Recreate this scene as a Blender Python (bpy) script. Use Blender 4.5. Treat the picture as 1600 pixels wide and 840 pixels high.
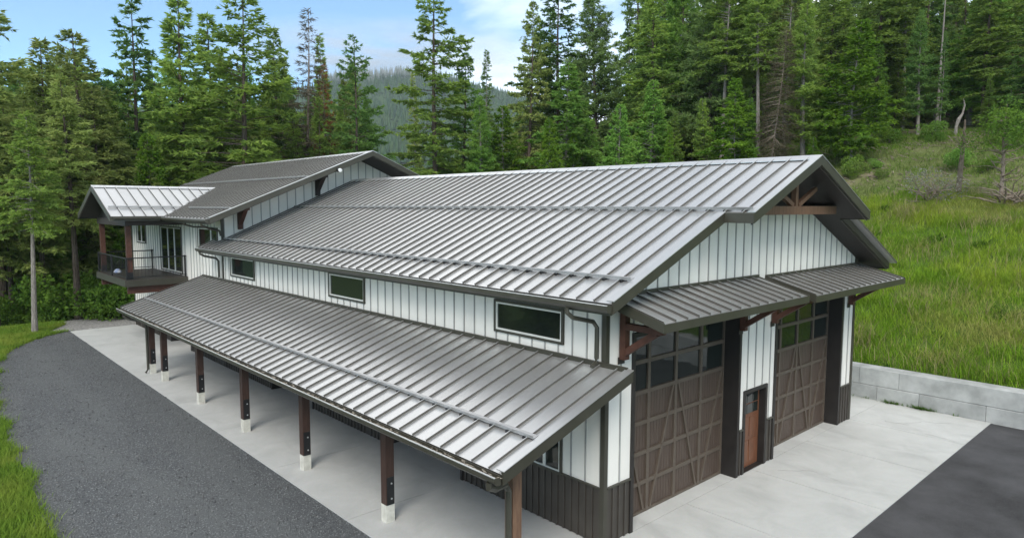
import bpy, math, random
import numpy as np
from mathutils import Matrix, Vector, Euler

for o in list(bpy.data.objects): bpy.data.objects.remove(o)
S = bpy.context.scene
COL = S.collection

# ------------------------------------------------------------------ camera
CAM = np.array([-9.988, -8.198, 6.694]); YAW, PITCH, ROLL, FPX = -0.744054, 0.092781, 0.002628, 1061.8
def cam_axes():
    cy, sy, cp, sp = math.cos(YAW), math.sin(YAW), math.cos(PITCH), math.sin(PITCH)
    f = np.array([-sy*cp, cy*cp, -sp]); r = np.array([cy, sy, 0.]); u = np.cross(r, f)
    c, s = math.cos(ROLL), math.sin(ROLL)
    return c*r+s*u, -s*r+c*u, f
AX = cam_axes()
cd = bpy.data.cameras.new('camera'); cam = bpy.data.objects.new('camera', cd); COL.objects.link(cam)
m = Matrix.Identity(4)
for i in range(3):
    m[i][0] = AX[0][i]; m[i][1] = AX[1][i]; m[i][2] = -AX[2][i]; m[i][3] = CAM[i]
cam.matrix_world = m
cd.sensor_fit = 'HORIZONTAL'; cd.sensor_width = 36.; cd.lens = FPX/1600*36; cd.clip_start = .1; cd.clip_end = 9000
S.camera = cam

# ------------------------------------------------------------------ world, sun, exposure
SUN_EL, SUN_AZ = math.radians(43), math.radians(230)      # azimuth: compass, from +Y towards +X
w = bpy.data.worlds.new('World'); S.world = w; w.use_nodes = True
nt = w.node_tree; nt.nodes.clear()
wo = nt.nodes.new('ShaderNodeOutputWorld'); bg = nt.nodes.new('ShaderNodeBackground')
sky = nt.nodes.new('ShaderNodeTexSky'); sky.sky_type = 'NISHITA'; sky.sun_disc = False
sky.sun_elevation = SUN_EL; sky.sun_rotation = SUN_AZ; sky.air_density = .65; sky.dust_density = 0; sky.ozone_density = 3; sky.altitude = 4000
# thin high cloud: soft streaks and a bright veil over the sky
tc = nt.nodes.new('ShaderNodeTexCoord'); mp = nt.nodes.new('ShaderNodeMapping'); mp.inputs['Scale'].default_value = (1.0, 1.0, 2.6); mp.inputs['Location'].default_value = (40.9, 14.67, 9.57)
nz = nt.nodes.new('ShaderNodeTexNoise'); nz.inputs['Scale'].default_value = 1.5; nz.inputs['Detail'].default_value = 7; nz.inputs['Roughness'].default_value = .55; nz.inputs['Distortion'].default_value = .35
rp = nt.nodes.new('ShaderNodeMapRange'); rp.inputs['From Min'].default_value = .42; rp.inputs['From Max'].default_value = .62; rp.inputs['To Min'].default_value = .04; rp.inputs['To Max'].default_value = .9
mx = nt.nodes.new('ShaderNodeMix'); mx.data_type = 'RGBA'; mx.inputs['B'].default_value = (7.9, 7.8, 7.5, 1)
L_ = nt.links.new
L_(tc.outputs['Generated'], mp.inputs['Vector']); L_(mp.outputs['Vector'], nz.inputs['Vector']); L_(nz.outputs['Fac'], rp.inputs['Value'])
L_(rp.outputs['Result'], mx.inputs['Factor']); tn = nt.nodes.new('ShaderNodeMix'); tn.data_type = 'RGBA'; tn.blend_type = 'MULTIPLY'; tn.inputs['Factor'].default_value = 1; tn.inputs['B'].default_value = (.92, 1.12, .95, 1)
L_(sky.outputs['Color'], tn.inputs['A']); L_(tn.outputs['Result'], mx.inputs['A']); L_(mx.outputs['Result'], bg.inputs['Color'])
bg.inputs['Strength'].default_value = .14
L_(bg.outputs['Background'], wo.inputs['Surface'])
sl = bpy.data.lights.new('sun', 'SUN'); so = bpy.data.objects.new('sun', sl); COL.objects.link(so)
sl.energy = 1.5; sl.angle = math.radians(28); sl.color = (1, .95, .88)
sd = Vector((math.sin(SUN_AZ)*math.cos(SUN_EL), math.cos(SUN_AZ)*math.cos(SUN_EL), math.sin(SUN_EL)))
so.rotation_euler = sd.to_track_quat('Z', 'Y').to_euler(); so.location = (0, 0, 60)
vs = S.view_settings; vs.view_transform = 'Standard'; vs.look = 'None'; vs.gamma = 1; vs.use_curve_mapping = False; vs.exposure = 1.2
S.render.engine = 'CYCLES'
S.cycles.max_bounces = 5; S.cycles.diffuse_bounces = 3; S.cycles.glossy_bounces = 3; S.cycles.transparent_max_bounces = 8; S.cycles.volume_bounces = 0

# ------------------------------------------------------------------ helpers
def tag(o, label=None, cat=None, group=None, kind=None):
    if label: o['label'] = label
    if cat: o['category'] = cat
    if group: o['group'] = group
    if kind: o['kind'] = kind
    return o
def empty(name, loc, rz=0, sc=1):
    o = bpy.data.objects.new(name, None); COL.objects.link(o); o.location = loc; o.rotation_euler = (0, 0, rz)
    o.scale = (sc, sc, sc) if not isinstance(sc, tuple) else sc
    o.empty_display_size = .3
    return o
class MB:
    def __init__(s): s.v = []; s.f = []
    def poly(s, pts, faces):
        b = len(s.v); s.v += [tuple(p) for p in pts]; s.f += [tuple(b+i for i in f) for f in faces]; return s
    def box(s, x0, x1, y0, y1, z0, z1):
        x0, x1 = min(x0, x1), max(x0, x1); y0, y1 = min(y0, y1), max(y0, y1); z0, z1 = min(z0, z1), max(z0, z1)
        return s.poly([(x0,y0,z0),(x1,y0,z0),(x1,y1,z0),(x0,y1,z0),(x0,y0,z1),(x1,y0,z1),(x1,y1,z1),(x0,y1,z1)],
                      [(0,3,2,1),(4,5,6,7),(0,1,5,4),(1,2,6,5),(2,3,7,6),(3,0,4,7)])
    def prism(s, prof, a, b):                     # prof: list of (3d) points; extruded from offset a to offset b (vectors)
        n = len(prof); a = Vector(a); b = Vector(b)
        pts = [Vector(p)+a for p in prof]+[Vector(p)+b for p in prof]
        return s.poly(pts, [tuple(range(n))[::-1], tuple(range(n, 2*n))]+[(i, (i+1) % n, n+(i+1) % n, n+i) for i in range(n)])
    def beam(s, p, q, wd, ht, up=(0, 0, 1)):      # square bar from p to q
        p = Vector(p); q = Vector(q); d = (q-p).normalized(); sd_ = d.cross(Vector(up))
        if sd_.length < 1e-4: sd_ = d.cross(Vector((0, 1, 0)))
        sd_.normalize(); u = sd_.cross(d)
        c = [(-1,-1),(1,-1),(1,1),(-1,1)]
        pts = [p+sd_*(a*wd/2)+u*(b*ht/2) for a, b in c]+[q+sd_*(a*wd/2)+u*(b*ht/2) for a, b in c]
        return s.poly(pts, [(0,3,2,1),(4,5,6,7),(0,1,5,4),(1,2,6,5),(2,3,7,6),(3,0,4,7)])
    def tube(s, path, r, n=8, cap=True):
        path = [Vector(p) for p in path]; rs = r if isinstance(r, (list, tuple)) else [r]*len(path)
        b = len(s.v); ref = Vector((.31, .22, .93))
        for i, p in enumerate(path):
            d = (path[min(i+1, len(path)-1)]-path[max(i-1, 0)]).normalized()
            a = d.cross(ref)
            if a.length < 1e-3: a = d.cross(Vector((1, 0, 0)))
            a.normalize(); c = d.cross(a)
            for k in range(n):
                t = 2*math.pi*k/n; s.v.append(tuple(p+(a*math.cos(t)+c*math.sin(t))*rs[i]))
        for i in range(len(path)-1):
            for k in range(n):
                s.f.append((b+i*n+k, b+i*n+(k+1) % n, b+(i+1)*n+(k+1) % n, b+(i+1)*n+k))
        if cap:
            s.f.append(tuple(b+k for k in range(n))[::-1]); s.f.append(tuple(b+(len(path)-1)*n+k for k in range(n)))
        return s
    def mesh(s, name, mat, smooth=False):
        me = bpy.data.meshes.new(name); me.from_pydata(s.v, [], s.f)
        if mat: me.materials.append(mat)
        if smooth: me.polygons.foreach_set('use_smooth', [True]*len(me.polygons))
        me.update(); return me
    def build(s, name, mat, parent=None, smooth=False):
        return link(name, s.mesh(name, mat, smooth), parent)
def link(name, me, parent=None, mw=None):
    o = bpy.data.objects.new(name, me); COL.objects.link(o)
    if mw is not None: o.matrix_world = mw
    if parent is not None:
        o.parent = parent
        if parent.type == 'EMPTY': o.matrix_parent_inverse = Matrix.Translation(-Vector(parent.location))
    return o
def np_mesh(name, verts, tris, mat, quads=False):
    k = 4 if quads else 3
    me = bpy.data.meshes.new(name); nv = len(verts); nf = len(tris)
    me.vertices.add(nv); me.vertices.foreach_set('co', np.asarray(verts, dtype=np.float32).ravel())
    me.loops.add(nf*k); me.loops.foreach_set('vertex_index', np.asarray(tris, dtype=np.int32).ravel())
    me.polygons.add(nf); me.polygons.foreach_set('loop_start', np.arange(0, nf*k, k, dtype=np.int32)); me.polygons.foreach_set('loop_total', np.full(nf, k, dtype=np.int32))
    if mat: me.materials.append(mat)
    me.update(calc_edges=True); me.validate(); return me

# ------------------------------------------------------------------ materials
def new_mat(name):
    m = bpy.data.materials.new(name); m.use_nodes = True; n = m.node_tree
    return m, n, n.nodes['Principled BSDF']
def lin(r, g, b): return (r, g, b, 1)
def mat_noise(name, a, b, scale=4., rough=.5, metallic=0., spec=.5, bump=0., bscale=40., detail=6., stretch=(1, 1, 1), lo=.35, hi=.65, coord='Object', rvar=0.):
    m, n, p = new_mat(name)
    t = n.nodes.new('ShaderNodeTexCoord'); mp = n.nodes.new('ShaderNodeMapping'); mp.inputs['Scale'].default_value = stretch
    if coord == 'World':
        g = n.nodes.new('ShaderNodeNewGeometry'); n.links.new(g.outputs['Position'], mp.inputs['Vector'])
    else: n.links.new(t.outputs[coord], mp.inputs['Vector'])
    z = n.nodes.new('ShaderNodeTexNoise'); z.inputs['Scale'].default_value = scale; z.inputs['Detail'].default_value = detail; z.inputs['Roughness'].default_value = .6
    n.links.new(mp.outputs['Vector'], z.inputs['Vector'])
    r = n.nodes.new('ShaderNodeMapRange'); r.inputs['From Min'].default_value = lo; r.inputs['From Max'].default_value = hi
    n.links.new(z.outputs['Fac'], r.inputs['Value'])
    x = n.nodes.new('ShaderNodeMix'); x.data_type = 'RGBA'; x.inputs['A'].default_value = a; x.inputs['B'].default_value = b
    n.links.new(r.outputs['Result'], x.inputs['Factor']); n.links.new(x.outputs['Result'], p.inputs['Base Color'])
    p.inputs['Roughness'].default_value = rough; p.inputs['Metallic'].default_value = metallic; p.inputs['Specular IOR Level'].default_value = spec
    if rvar:
        q = n.nodes.new('ShaderNodeMapRange'); q.inputs['To Min'].default_value = rough-rvar; q.inputs['To Max'].default_value = rough+rvar; q.inputs['From Min'].default_value = lo; q.inputs['From Max'].default_value = hi
        n.links.new(z.outputs['Fac'], q.inputs['Value']); n.links.new(q.outputs['Result'], p.inputs['Roughness'])
    if bump:
        z2 = n.nodes.new('ShaderNodeTexNoise'); z2.inputs['Scale'].default_value = bscale; z2.inputs['Detail'].default_value = 4
        n.links.new(mp.outputs['Vector'], z2.inputs['Vector'])
        bp = n.nodes.new('ShaderNodeBump'); bp.inputs['Strength'].default_value = 1; bp.inputs['Distance'].default_value = bump
        n.links.new(z2.outputs['Fac'], bp.inputs['Height']); n.links.new(bp.outputs['Normal'], p.inputs['Normal'])
    return m
M = {}
M['roof'] = mat_noise('roof_steel', lin(.58, .578, .57), lin(.62, .618, .61), .5, .33, .76, .5, 0, 3., coord='World')
def panel_tone(m, lo, hi):
    n = m.node_tree; p = n.nodes['Principled BSDF']; src = p.inputs['Base Color'].links[0].from_socket
    oi = n.nodes.new('ShaderNodeObjectInfo'); vr = n.nodes.new('ShaderNodeMapRange'); vr.inputs['To Min'].default_value = lo; vr.inputs['To Max'].default_value = hi; hs = n.nodes.new('ShaderNodeHueSaturation')
    n.links.new(oi.outputs['Random'], vr.inputs['Value']); n.links.new(vr.outputs['Result'], hs.inputs['Value']); n.links.new(src, hs.inputs['Color']); n.links.new(hs.outputs['Color'], p.inputs['Base Color'])
panel_tone(M['roof'], .93, 1.05)
M['seamshade'] = mat_noise('roof_seam_shade', lin(.085, .080, .070), lin(.10, .095, .084), 2., .45, .2, .4)  # same metal as the pans; seam shadow line painted into the rib sides
M['bronze'] = mat_noise('bronze_trim', lin(.040, .038, .027), lin(.050, .047, .035), 2., .42, .1, .5)
M['white'] = mat_noise('white_siding', lin(.68, .655, .605), lin(.74, .715, .66), 1.6, .45, 0, .4, .002, 2., stretch=(1, 1, .35), coord='World')
M['seam'] = mat_noise('grey_batten', lin(.26, .26, .25), lin(.32, .32, .305), 3, .5)
M['wains'] = mat_noise('brown_wainscot', lin(.042, .036, .030), lin(.055, .048, .040), 2., .45, .1, .5)
M['door'] = mat_noise('brown_door', lin(.060, .042, .032), lin(.078, .056, .043), 5., .5, 0, .4, .001, 30., stretch=(6, 6, .5))
M['doorrail'] = mat_noise('brown_door_rail', lin(.080, .062, .047), lin(.096, .076, .058), 5., .5, 0, .4)
M['jamb'] = mat_noise('dark_jamb', lin(.012, .010, .009), lin(.018, .015, .013), 3., .5)
M['post'] = mat_noise('stained_post_wood', lin(.034, .018, .013), lin(.062, .032, .023), 7., .5, 0, .4, .002, 30., stretch=(5, 5, .4))
M['timber'] = mat_noise('brown_timber', lin(.10, .055, .034), lin(.17, .098, .06), 6., .6, 0, .3, .002, 30., stretch=(4, 4, .5))
M['redtimber'] = mat_noise('red_brown_timber', lin(.058, .024, .016), lin(.088, .038, .025), 6., .55, 0, .3)
M['darktimber'] = mat_noise('dark_timber', lin(.018, .013, .011), lin(.03, .021, .017), 6., .6)
M['soffit'] = mat_noise('dark_soffit_board', lin(.018, .016, .014), lin(.030, .026, .023), 5., .6, 0, .3, stretch=(1, 8, 1))
M['steel'] = mat_noise('black_steel', lin(.012, .012, .013), lin(.02, .02, .021), 8., .45, .3)
M['bolt'] = mat_noise('zinc_bolt', lin(.55, .55, .55), lin(.65, .65, .65), 8., .35, .8)
M['pier'] = mat_noise('pale_concrete_base', lin(.42, .41, .36), lin(.56, .55, .49), 6., .85, 0, .2, .004, 40.)
M['vinyl'] = mat_noise('pale_window_frame', lin(.62, .61, .56), lin(.68, .67, .62), 4., .4)
M['gutterwhite'] = mat_noise('galvanised_edge', lin(.5, .5, .5), lin(.62, .62, .61), 6., .4, .3)
M['railmetal'] = mat_noise('snow_rail_metal', lin(.40, .40, .40), lin(.46, .46, .455), 3., .4, .6)
M['crackdirt'] = mat_noise('crack_dirt', lin(.16, .155, .145), lin(.26, .255, .24), 9., .95, 0, .1)
M['debris'] = mat_noise('needle_debris', lin(.035, .028, .02), lin(.30, .27, .22), 18., .9, 0, .1, .03, 30.)
M['interior'] = mat_noise('dark_interior', lin(.012, .012, .012), lin(.02, .02, .02), 3., .9)
M['white_plastic'] = mat_noise('white_plastic', lin(.8, .8, .8), lin(.85, .85, .85), 3., .35)
M['cloth'] = mat_noise('blue_white_cloth', lin(.15, .25, .5), lin(.75, .78, .82), 9., .8)
M['bark'] = mat_noise('bark', lin(.050, .038, .030), lin(.125, .100, .082), 3., .9, 0, .1, .03, 9., stretch=(4, 4, .6))
M['greybark'] = mat_noise('grey_bark', lin(.14, .125, .11), lin(.27, .25, .225), 3., .9, 0, .1, .02, 9., stretch=(4, 4, .6))
M['deadtwig'] = mat_noise('dead_twig', lin(.13, .10, .075), lin(.25, .21, .17), 4., .9, 0, .1)
M['block'] = mat_noise('concrete_block', lin(.26, .27, .26), lin(.40, .41, .40), 1.5, .85, 0, .2, .006, 25., coord='World')
M['wooddoor'] = mat_noise('varnished_door', lin(.095, .038, .019), lin(.165, .068, .034), 5., .4, 0, .5, stretch=(6, 6, .5))
panel_tone(M['white'], .95, 1.03)
panel_tone(M['block'], .9, 1.08)
def mat_glass():
    m, n, p = new_mat('dark_window_glass')
    p.inputs['Base Color'].default_value = (.012, .016, .014, 1); p.inputs['Roughness'].default_value = .04; p.inputs['Specular IOR Level'].default_value = .75
    z = n.nodes.new('ShaderNodeTexNoise'); z.inputs['Scale'].default_value = .8; b = n.nodes.new('ShaderNodeBump'); b.inputs['Distance'].default_value = .004
    n.links.new(z.outputs['Fac'], b.inputs['Height']); n.links.new(b.outputs['Normal'], p.inputs['Normal'])
    return m
M['glass'] = mat_glass()
def mat_concrete(name, a, b, dark):
    m, n, p = new_mat(name); N = n.nodes.new; Lk = n.links.new
    g = N('ShaderNodeNewGeometry')
    z1 = N('ShaderNodeTexNoise'); z1.inputs['Scale'].default_value = .9; z1.inputs['Detail'].default_value = 10; z1.inputs['Roughness'].default_value = .72; z1.inputs['Distortion'].default_value = .6
    mp = N('ShaderNodeMapping'); mp.inputs['Scale'].default_value = (1.1, .5, 1); mp.inputs['Rotation'].default_value = (0, 0, .12)
    z2 = N('ShaderNodeTexNoise'); z2.inputs['Scale'].default_value = 1.1; z2.inputs['Detail'].default_value = 6; z2.inputs['Distortion'].default_value = .8
    z3 = N('ShaderNodeTexNoise'); z3.inputs['Scale'].default_value = 70; z3.inputs['Detail'].default_value = 3
    Lk(g.outputs['Position'], z1.inputs['Vector']); Lk(g.outputs['Position'], mp.inputs['Vector']); Lk(mp.outputs['Vector'], z2.inputs['Vector']); Lk(g.outputs['Position'], z3.inputs['Vector'])
    r1 = N('ShaderNodeMapRange'); r1.inputs['From Min'].default_value = .3; r1.inputs['From Max'].default_value = .7; Lk(z1.outputs['Fac'], r1.inputs['Value'])
    x1 = N('ShaderNodeMix'); x1.data_type = 'RGBA'; x1.inputs['A'].default_value = a; x1.inputs['B'].default_value = b; Lk(r1.outputs['Result'], x1.inputs['Factor'])
    r2 = N('ShaderNodeMapRange'); r2.inputs['From Min'].default_value = .53; r2.inputs['From Max'].default_value = .74; r2.inputs['To Max'].default_value = .38; Lk(z2.outputs['Fac'], r2.inputs['Value'])
    x2 = N('ShaderNodeMix'); x2.data_type = 'RGBA'; x2.inputs['B'].default_value = dark; Lk(r2.outputs['Result'], x2.inputs['Factor']); Lk(x1.outputs['Result'], x2.inputs['A'])
    x3 = N('ShaderNodeMix'); x3.data_type = 'RGBA'; x3.blend_type = 'OVERLAY'; x3.inputs['Factor'].default_value = .26; Lk(x2.outputs['Result'], x3.inputs['A']); Lk(z3.outputs['Color'], x3.inputs['B'])
    Lk(x3.outputs['Result'], p.inputs['Base Color']); p.inputs['Roughness'].default_value = .75; p.inputs['Specular IOR Level'].default_value = .3
    bp = N('ShaderNodeBump'); bp.inputs['Distance'].default_value = .003; Lk(z3.outputs['Fac'], bp.inputs['Height']); Lk(bp.outputs['Normal'], p.inputs['Normal'])
    return m
M['concrete'] = mat_concrete('concrete_apron', lin(.41, .415, .395), lin(.50, .505, .485), lin(.29, .29, .28))
M['concrete2'] = mat_concrete('concrete_porch', lin(.38, .385, .37), lin(.47, .475, .46), lin(.31, .31, .30))
def mat_gravel(name, cols, scale, bump, patch, stretch=(1, 1, 1), pscale=.35):
    m, n, p = new_mat(name); N = n.nodes.new; Lk = n.links.new
    g = N('ShaderNodeNewGeometry')
    v = N('ShaderNodeTexVoronoi'); v.inputs['Scale'].default_value = scale; Lk(g.outputs['Position'], v.inputs['Vector'])
    sp = N('ShaderNodeSeparateColor'); Lk(v.outputs['Color'], sp.inputs['Color'])
    cr = N('ShaderNodeValToRGB'); e = cr.color_ramp.elements
    e[0].color = cols[0]; e[1].color = cols[2]; e[1].position = .97; k = e.new(.5); k.color = cols[1]; k2 = e.new(.88); k2.color = cols[1]
    Lk(sp.outputs['Red'], cr.inputs['Fac'])
    z = N('ShaderNodeTexNoise'); z.inputs['Scale'].default_value = pscale; z.inputs['Detail'].default_value = 7; z.inputs['Roughness'].default_value = .6; mpg = N('ShaderNodeMapping'); mpg.inputs['Scale'].default_value = stretch; Lk(g.outputs['Position'], mpg.inputs['Vector']); Lk(mpg.outputs['Vector'], z.inputs['Vector'])
    r = N('ShaderNodeMapRange'); r.inputs['From Min'].default_value = .35; r.inputs['From Max'].default_value = .68; r.inputs['To Max'].default_value = patch[1]; Lk(z.outputs['Fac'], r.inputs['Value'])
    x = N('ShaderNodeMix'); x.data_type = 'RGBA'; x.inputs['B'].default_value = patch[0]; Lk(r.outputs['Result'], x.inputs['Factor']); Lk(cr.outputs['Color'], x.inputs['A'])
    Lk(x.outputs['Result'], p.inputs['Base Color']); p.inputs['Roughness'].default_value = .9; p.inputs['Specular IOR Level'].default_value = .15
    bp = N('ShaderNodeBump'); bp.inputs['Distance'].default_value = bump; bp.invert = True; Lk(v.outputs['Distance'], bp.inputs['Height']); Lk(bp.outputs['Normal'], p.inputs['Normal'])
    return m
M['gravel'] = mat_gravel('dark_gravel', (lin(.055, .059, .062), lin(.095, .10, .104), lin(.22, .23, .23)), 42., .02, (lin(.135, .142, .140), .6), (1, .16, 1), .8)
M['palegravel'] = mat_gravel('pale_gravel', (lin(.16, .155, .15), lin(.25, .245, .235), lin(.4, .4, .38)), 14., .03, (lin(.26, .25, .24), .5))
M['asphalt'] = mat_gravel('asphalt', (lin(.035, .035, .036), lin(.045, .045, .046), lin(.06, .06, .06)), 60., .006, (lin(.10, .10, .104), .75), (1, 1, 1), .5)
def mat_ground():
    m, n, p = new_mat('hillside_soil'); N = n.nodes.new; Lk = n.links.new
    g = N('ShaderNodeNewGeometry')
    z = N('ShaderNodeTexNoise'); z.inputs['Scale'].default_value = .22; z.inputs['Detail'].default_value = 9; z.inputs['Roughness'].default_value = .68; Lk(g.outputs['Position'], z.inputs['Vector'])
    cr = N('ShaderNodeValToRGB'); e = cr.color_ramp.elements
    e[0].position = .3; e[0].color = lin(.07, .10, .025); e[1].position = .70; e[1].color = lin(.21, .17, .12)
    k = e.new(.50); k.color = lin(.11, .13, .045); Lk(z.outputs['Fac'], cr.inputs['Fac'])
    sx = N('ShaderNodeSeparateXYZ'); Lk(g.outputs['Position'], sx.inputs['Vector']); zr = N('ShaderNodeMapRange'); zr.inputs['From Min'].default_value = 31; zr.inputs['From Max'].default_value = 34.5; Lk(sx.outputs['X'], zr.inputs['Value'])
    gm = N('ShaderNodeMix'); gm.data_type = 'RGBA'; gm.inputs['A'].default_value = lin(.07, .115, .02); Lk(zr.outputs['Result'], gm.inputs['Factor']); Lk(cr.outputs['Color'], gm.inputs['B'])   # turf of the meadow, broken soil on the bank
    Lk(gm.outputs['Result'], p.inputs['Base Color']); p.inputs['Roughness'].default_value = .95; p.inputs['Specular IOR Level'].default_value = .1
    z2 = N('ShaderNodeTexNoise'); z2.inputs['Scale'].default_value = 3.; z2.inputs['Detail'].default_value = 6; Lk(g.outputs['Position'], z2.inputs['Vector'])
    bp = N('ShaderNodeBump'); bp.inputs['Distance'].default_value = .25; Lk(z2.outputs['Fac'], bp.inputs['Height']); Lk(bp.outputs['Normal'], p.inputs['Normal'])
    return m
M['ground'] = mat_ground()
def mat_leaf(name, a, b, c=None, trans=.5, nscale=.6):
    """a..b per leaf spray, c = a second hue that comes in clumps of the crown"""
    m, n, p = new_mat(name); N = n.nodes.new; Lk = n.links.new
    n.nodes.remove(p); out = n.nodes['Material Output']
    g = N('ShaderNodeNewGeometry'); oi = N('ShaderNodeObjectInfo')
    x = N('ShaderNodeMix'); x.data_type = 'RGBA'; x.inputs['A'].default_value = a; x.inputs['B'].default_value = b; Lk(g.outputs['Random Per Island'], x.inputs['Factor'])
    z = N('ShaderNodeTexNoise'); z.inputs['Scale'].default_value = nscale; z.inputs['Detail'].default_value = 3; Lk(g.outputs['Position'], z.inputs['Vector'])
    r = N('ShaderNodeMapRange'); r.inputs['From Min'].default_value = .45; r.inputs['From Max'].default_value = .7; r.inputs['To Max'].default_value = .75; Lk(z.outputs['Fac'], r.inputs['Value'])
    x2 = N('ShaderNodeMix'); x2.data_type = 'RGBA'; x2.inputs['B'].default_value = c or b; Lk(r.outputs['Result'], x2.inputs['Factor']); Lk(x.outputs['Result'], x2.inputs['A'])
    hs = N('ShaderNodeHueSaturation'); vr = N('ShaderNodeMapRange'); vr.inputs['To Min'].default_value = .8; vr.inputs['To Max'].default_value = 1.2; Lk(oi.outputs['Random'], vr.inputs['Value'])
    Lk(vr.outputs['Result'], hs.inputs['Value']); Lk(x2.outputs['Result'], hs.inputs['Color'])
    d = N('ShaderNodeBsdfDiffuse'); t = N('ShaderNodeBsdfTranslucent'); ms = N('ShaderNodeMixShader'); ms.inputs['Fac'].default_value = trans
    Lk(hs.outputs['Color'], d.inputs['Color']); Lk(hs.outputs['Color'], t.inputs['Color'])
    Lk(d.outputs['BSDF'], ms.inputs[1]); Lk(t.outputs['BSDF'], ms.inputs[2]); Lk(ms.outputs['Shader'], out.inputs['Surface'])
    return m
M['stone'] = mat_leaf('loose_stone', lin(.08, .083, .085), lin(.19, .195, .195), None, .0)
M['fir'] = mat_leaf('fir_needles', lin(0.129, 0.218, 0.057), lin(0.276, 0.382, 0.082), lin(0.324, 0.449, 0.082))
M['olive'] = mat_leaf('olive_needles', lin(0.160, 0.218, 0.064), lin(0.307, 0.385, 0.103), lin(0.386, 0.422, 0.148))
M['bluefir'] = mat_leaf('bluish_pine_needles', lin(0.143, 0.235, 0.080), lin(0.273, 0.387, 0.128), lin(0.300, 0.424, 0.119))
M['bright'] = mat_leaf('bright_fir_needles', lin(0.075, 0.16, 0.02), lin(0.16, 0.29, 0.035), lin(0.21, 0.33, 0.04))
M['larch'] = mat_leaf('larch_needles', lin(0.120, 0.249, 0.048), lin(0.215, 0.377, 0.077), lin(0.257, 0.395, 0.086))
M['dark'] = mat_leaf('dark_fir_needles', lin(0.069, 0.149, 0.046), lin(0.154, 0.267, 0.069), lin(0.187, 0.294, 0.075))  # needles of a darker green than the other firs
M['brown'] = mat_leaf('dying_needles', lin(.11, .095, .065), lin(.21, .18, .125), lin(.15, .15, .08))
M['rust'] = mat_leaf('rust_needles', lin(.16, .06, .03), lin(.26, .11, .05))
M['shrub'] = mat_leaf('shrub_leaves', lin(0.056, 0.124, 0.021), lin(0.126, 0.221, 0.039), lin(0.160, 0.258, 0.039), .45)
M['silver'] = mat_leaf('grey_brush', lin(.15, .16, .12), lin(.26, .27, .22), lin(.2, .19, .15))
M['verge'] = mat_leaf('verge_grass', lin(.085, .165, .022), lin(.18, .28, .040), lin(.26, .31, .06), .4, .6)
M['grass'] = mat_leaf('meadow_grass', lin(0.121, 0.236, 0.021), lin(0.230, 0.380, 0.034), lin(0.356, 0.437, 0.052), .4, .35)
M['palegrass'] = mat_leaf('pale_grass', lin(.20, .25, .05), lin(.33, .36, .09), lin(.38, .36, .13), .4, .5)
M['straw'] = mat_leaf('dry_stalks', lin(.25, .22, .10), lin(.40, .35, .18), lin(.32, .30, .12), .4, .4)
M['weed'] = mat_leaf('weed_leaves', lin(.05, .11, .02), lin(.10, .18, .03), lin(.14, .22, .035), .45, .5)
M['roughgrass'] = mat_leaf('rough_grass', lin(.10, .185, .03), lin(.18, .27, .05), lin(.24, .23, .12), .4, .5)
M['farleaf'] = mat_leaf('far_forest', lin(.022, .045, .02), lin(.045, .08, .032), lin(.055, .085, .03), .1, .02)

# ------------------------------------------------------------------ ground
WX = 14.87                                            # face of the retaining wall
def sstep(a, b, x):
    t = np.clip((np.asarray(x, float)-a)/(b-a), 0, 1); return t*t*(3-2*t)
def noise2(x, y, s):
    return (np.sin(x*s*1.3+y*s*.7+1.7)*np.sin(y*s*1.1-x*s*.4+.6)+.5*np.sin(x*s*2.9-1.1*y*s+2.)*np.cos(y*s*2.3+x*s*.9))/1.5
def terrain(x, y):
    x = np.asarray(x, float); y = np.asarray(y, float)
    up = np.where(x > WX+.45, 1.06+.335*np.clip(x-WX-.6, 0, 32)+.16*np.clip(x-WX-32.3, 0, 70), 0.)
    fade = 1-.75*sstep(55, 130, y)
    fb = sstep(-60, -20, y)*.4+.6
    dl = .34*np.clip(-9.2-x-1.5*np.clip((31-y)/25, -1, 0), 0, 60)
    dn = .20*np.clip(y-37-.55*np.clip(x-8, 0, 80), 0, 130)
    r = sstep(16.5, 22, x)*noise2(x, y, .35)*.28 + sstep(-9, -13, -np.abs(x))*0
    return up*fade*fb-dl-dn+r+sstep(38, 60, y)*noise2(x, y, .15)*.5-.02
xs = np.unique(np.concatenate([np.linspace(-900, -60, 15), np.linspace(-60, -13, 24), np.linspace(-13, 13, 20), [WX+.44, WX+.46], np.linspace(15.6, 60, 60), np.linspace(60, 140, 20), np.linspace(140, 2500, 14)]))
ys = np.unique(np.concatenate([np.linspace(-300, -40, 8), np.linspace(-40, 60, 76), np.linspace(60, 160, 24), np.linspace(160, 3500, 16)]))
gx, gy = np.meshgrid(xs, ys); gz = terrain(gx, gy)
v = np.stack([gx, gy, gz], -1).reshape(-1, 3); nx = len(xs); ny = len(ys)
ii, jj = np.meshgrid(np.arange(nx-1), np.arange(ny-1)); a = (jj*nx+ii).ravel()
q = np.stack([a, a+1, a+nx+1, a+nx], -1)
tm = np_mesh('terrain', v, q, M['ground'], True); tm.polygons.foreach_set('use_smooth', [True]*len(tm.polygons))
tag(link('terrain', tm), kind='structure')

def sheet(name, pts, z, mat, th=.03):
    mb = MB(); mb.prism([(p[0], p[1], 0) for p in pts], (0, 0, z-th), (0, 0, z)); o = mb.build(name, mat); return o
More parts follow.
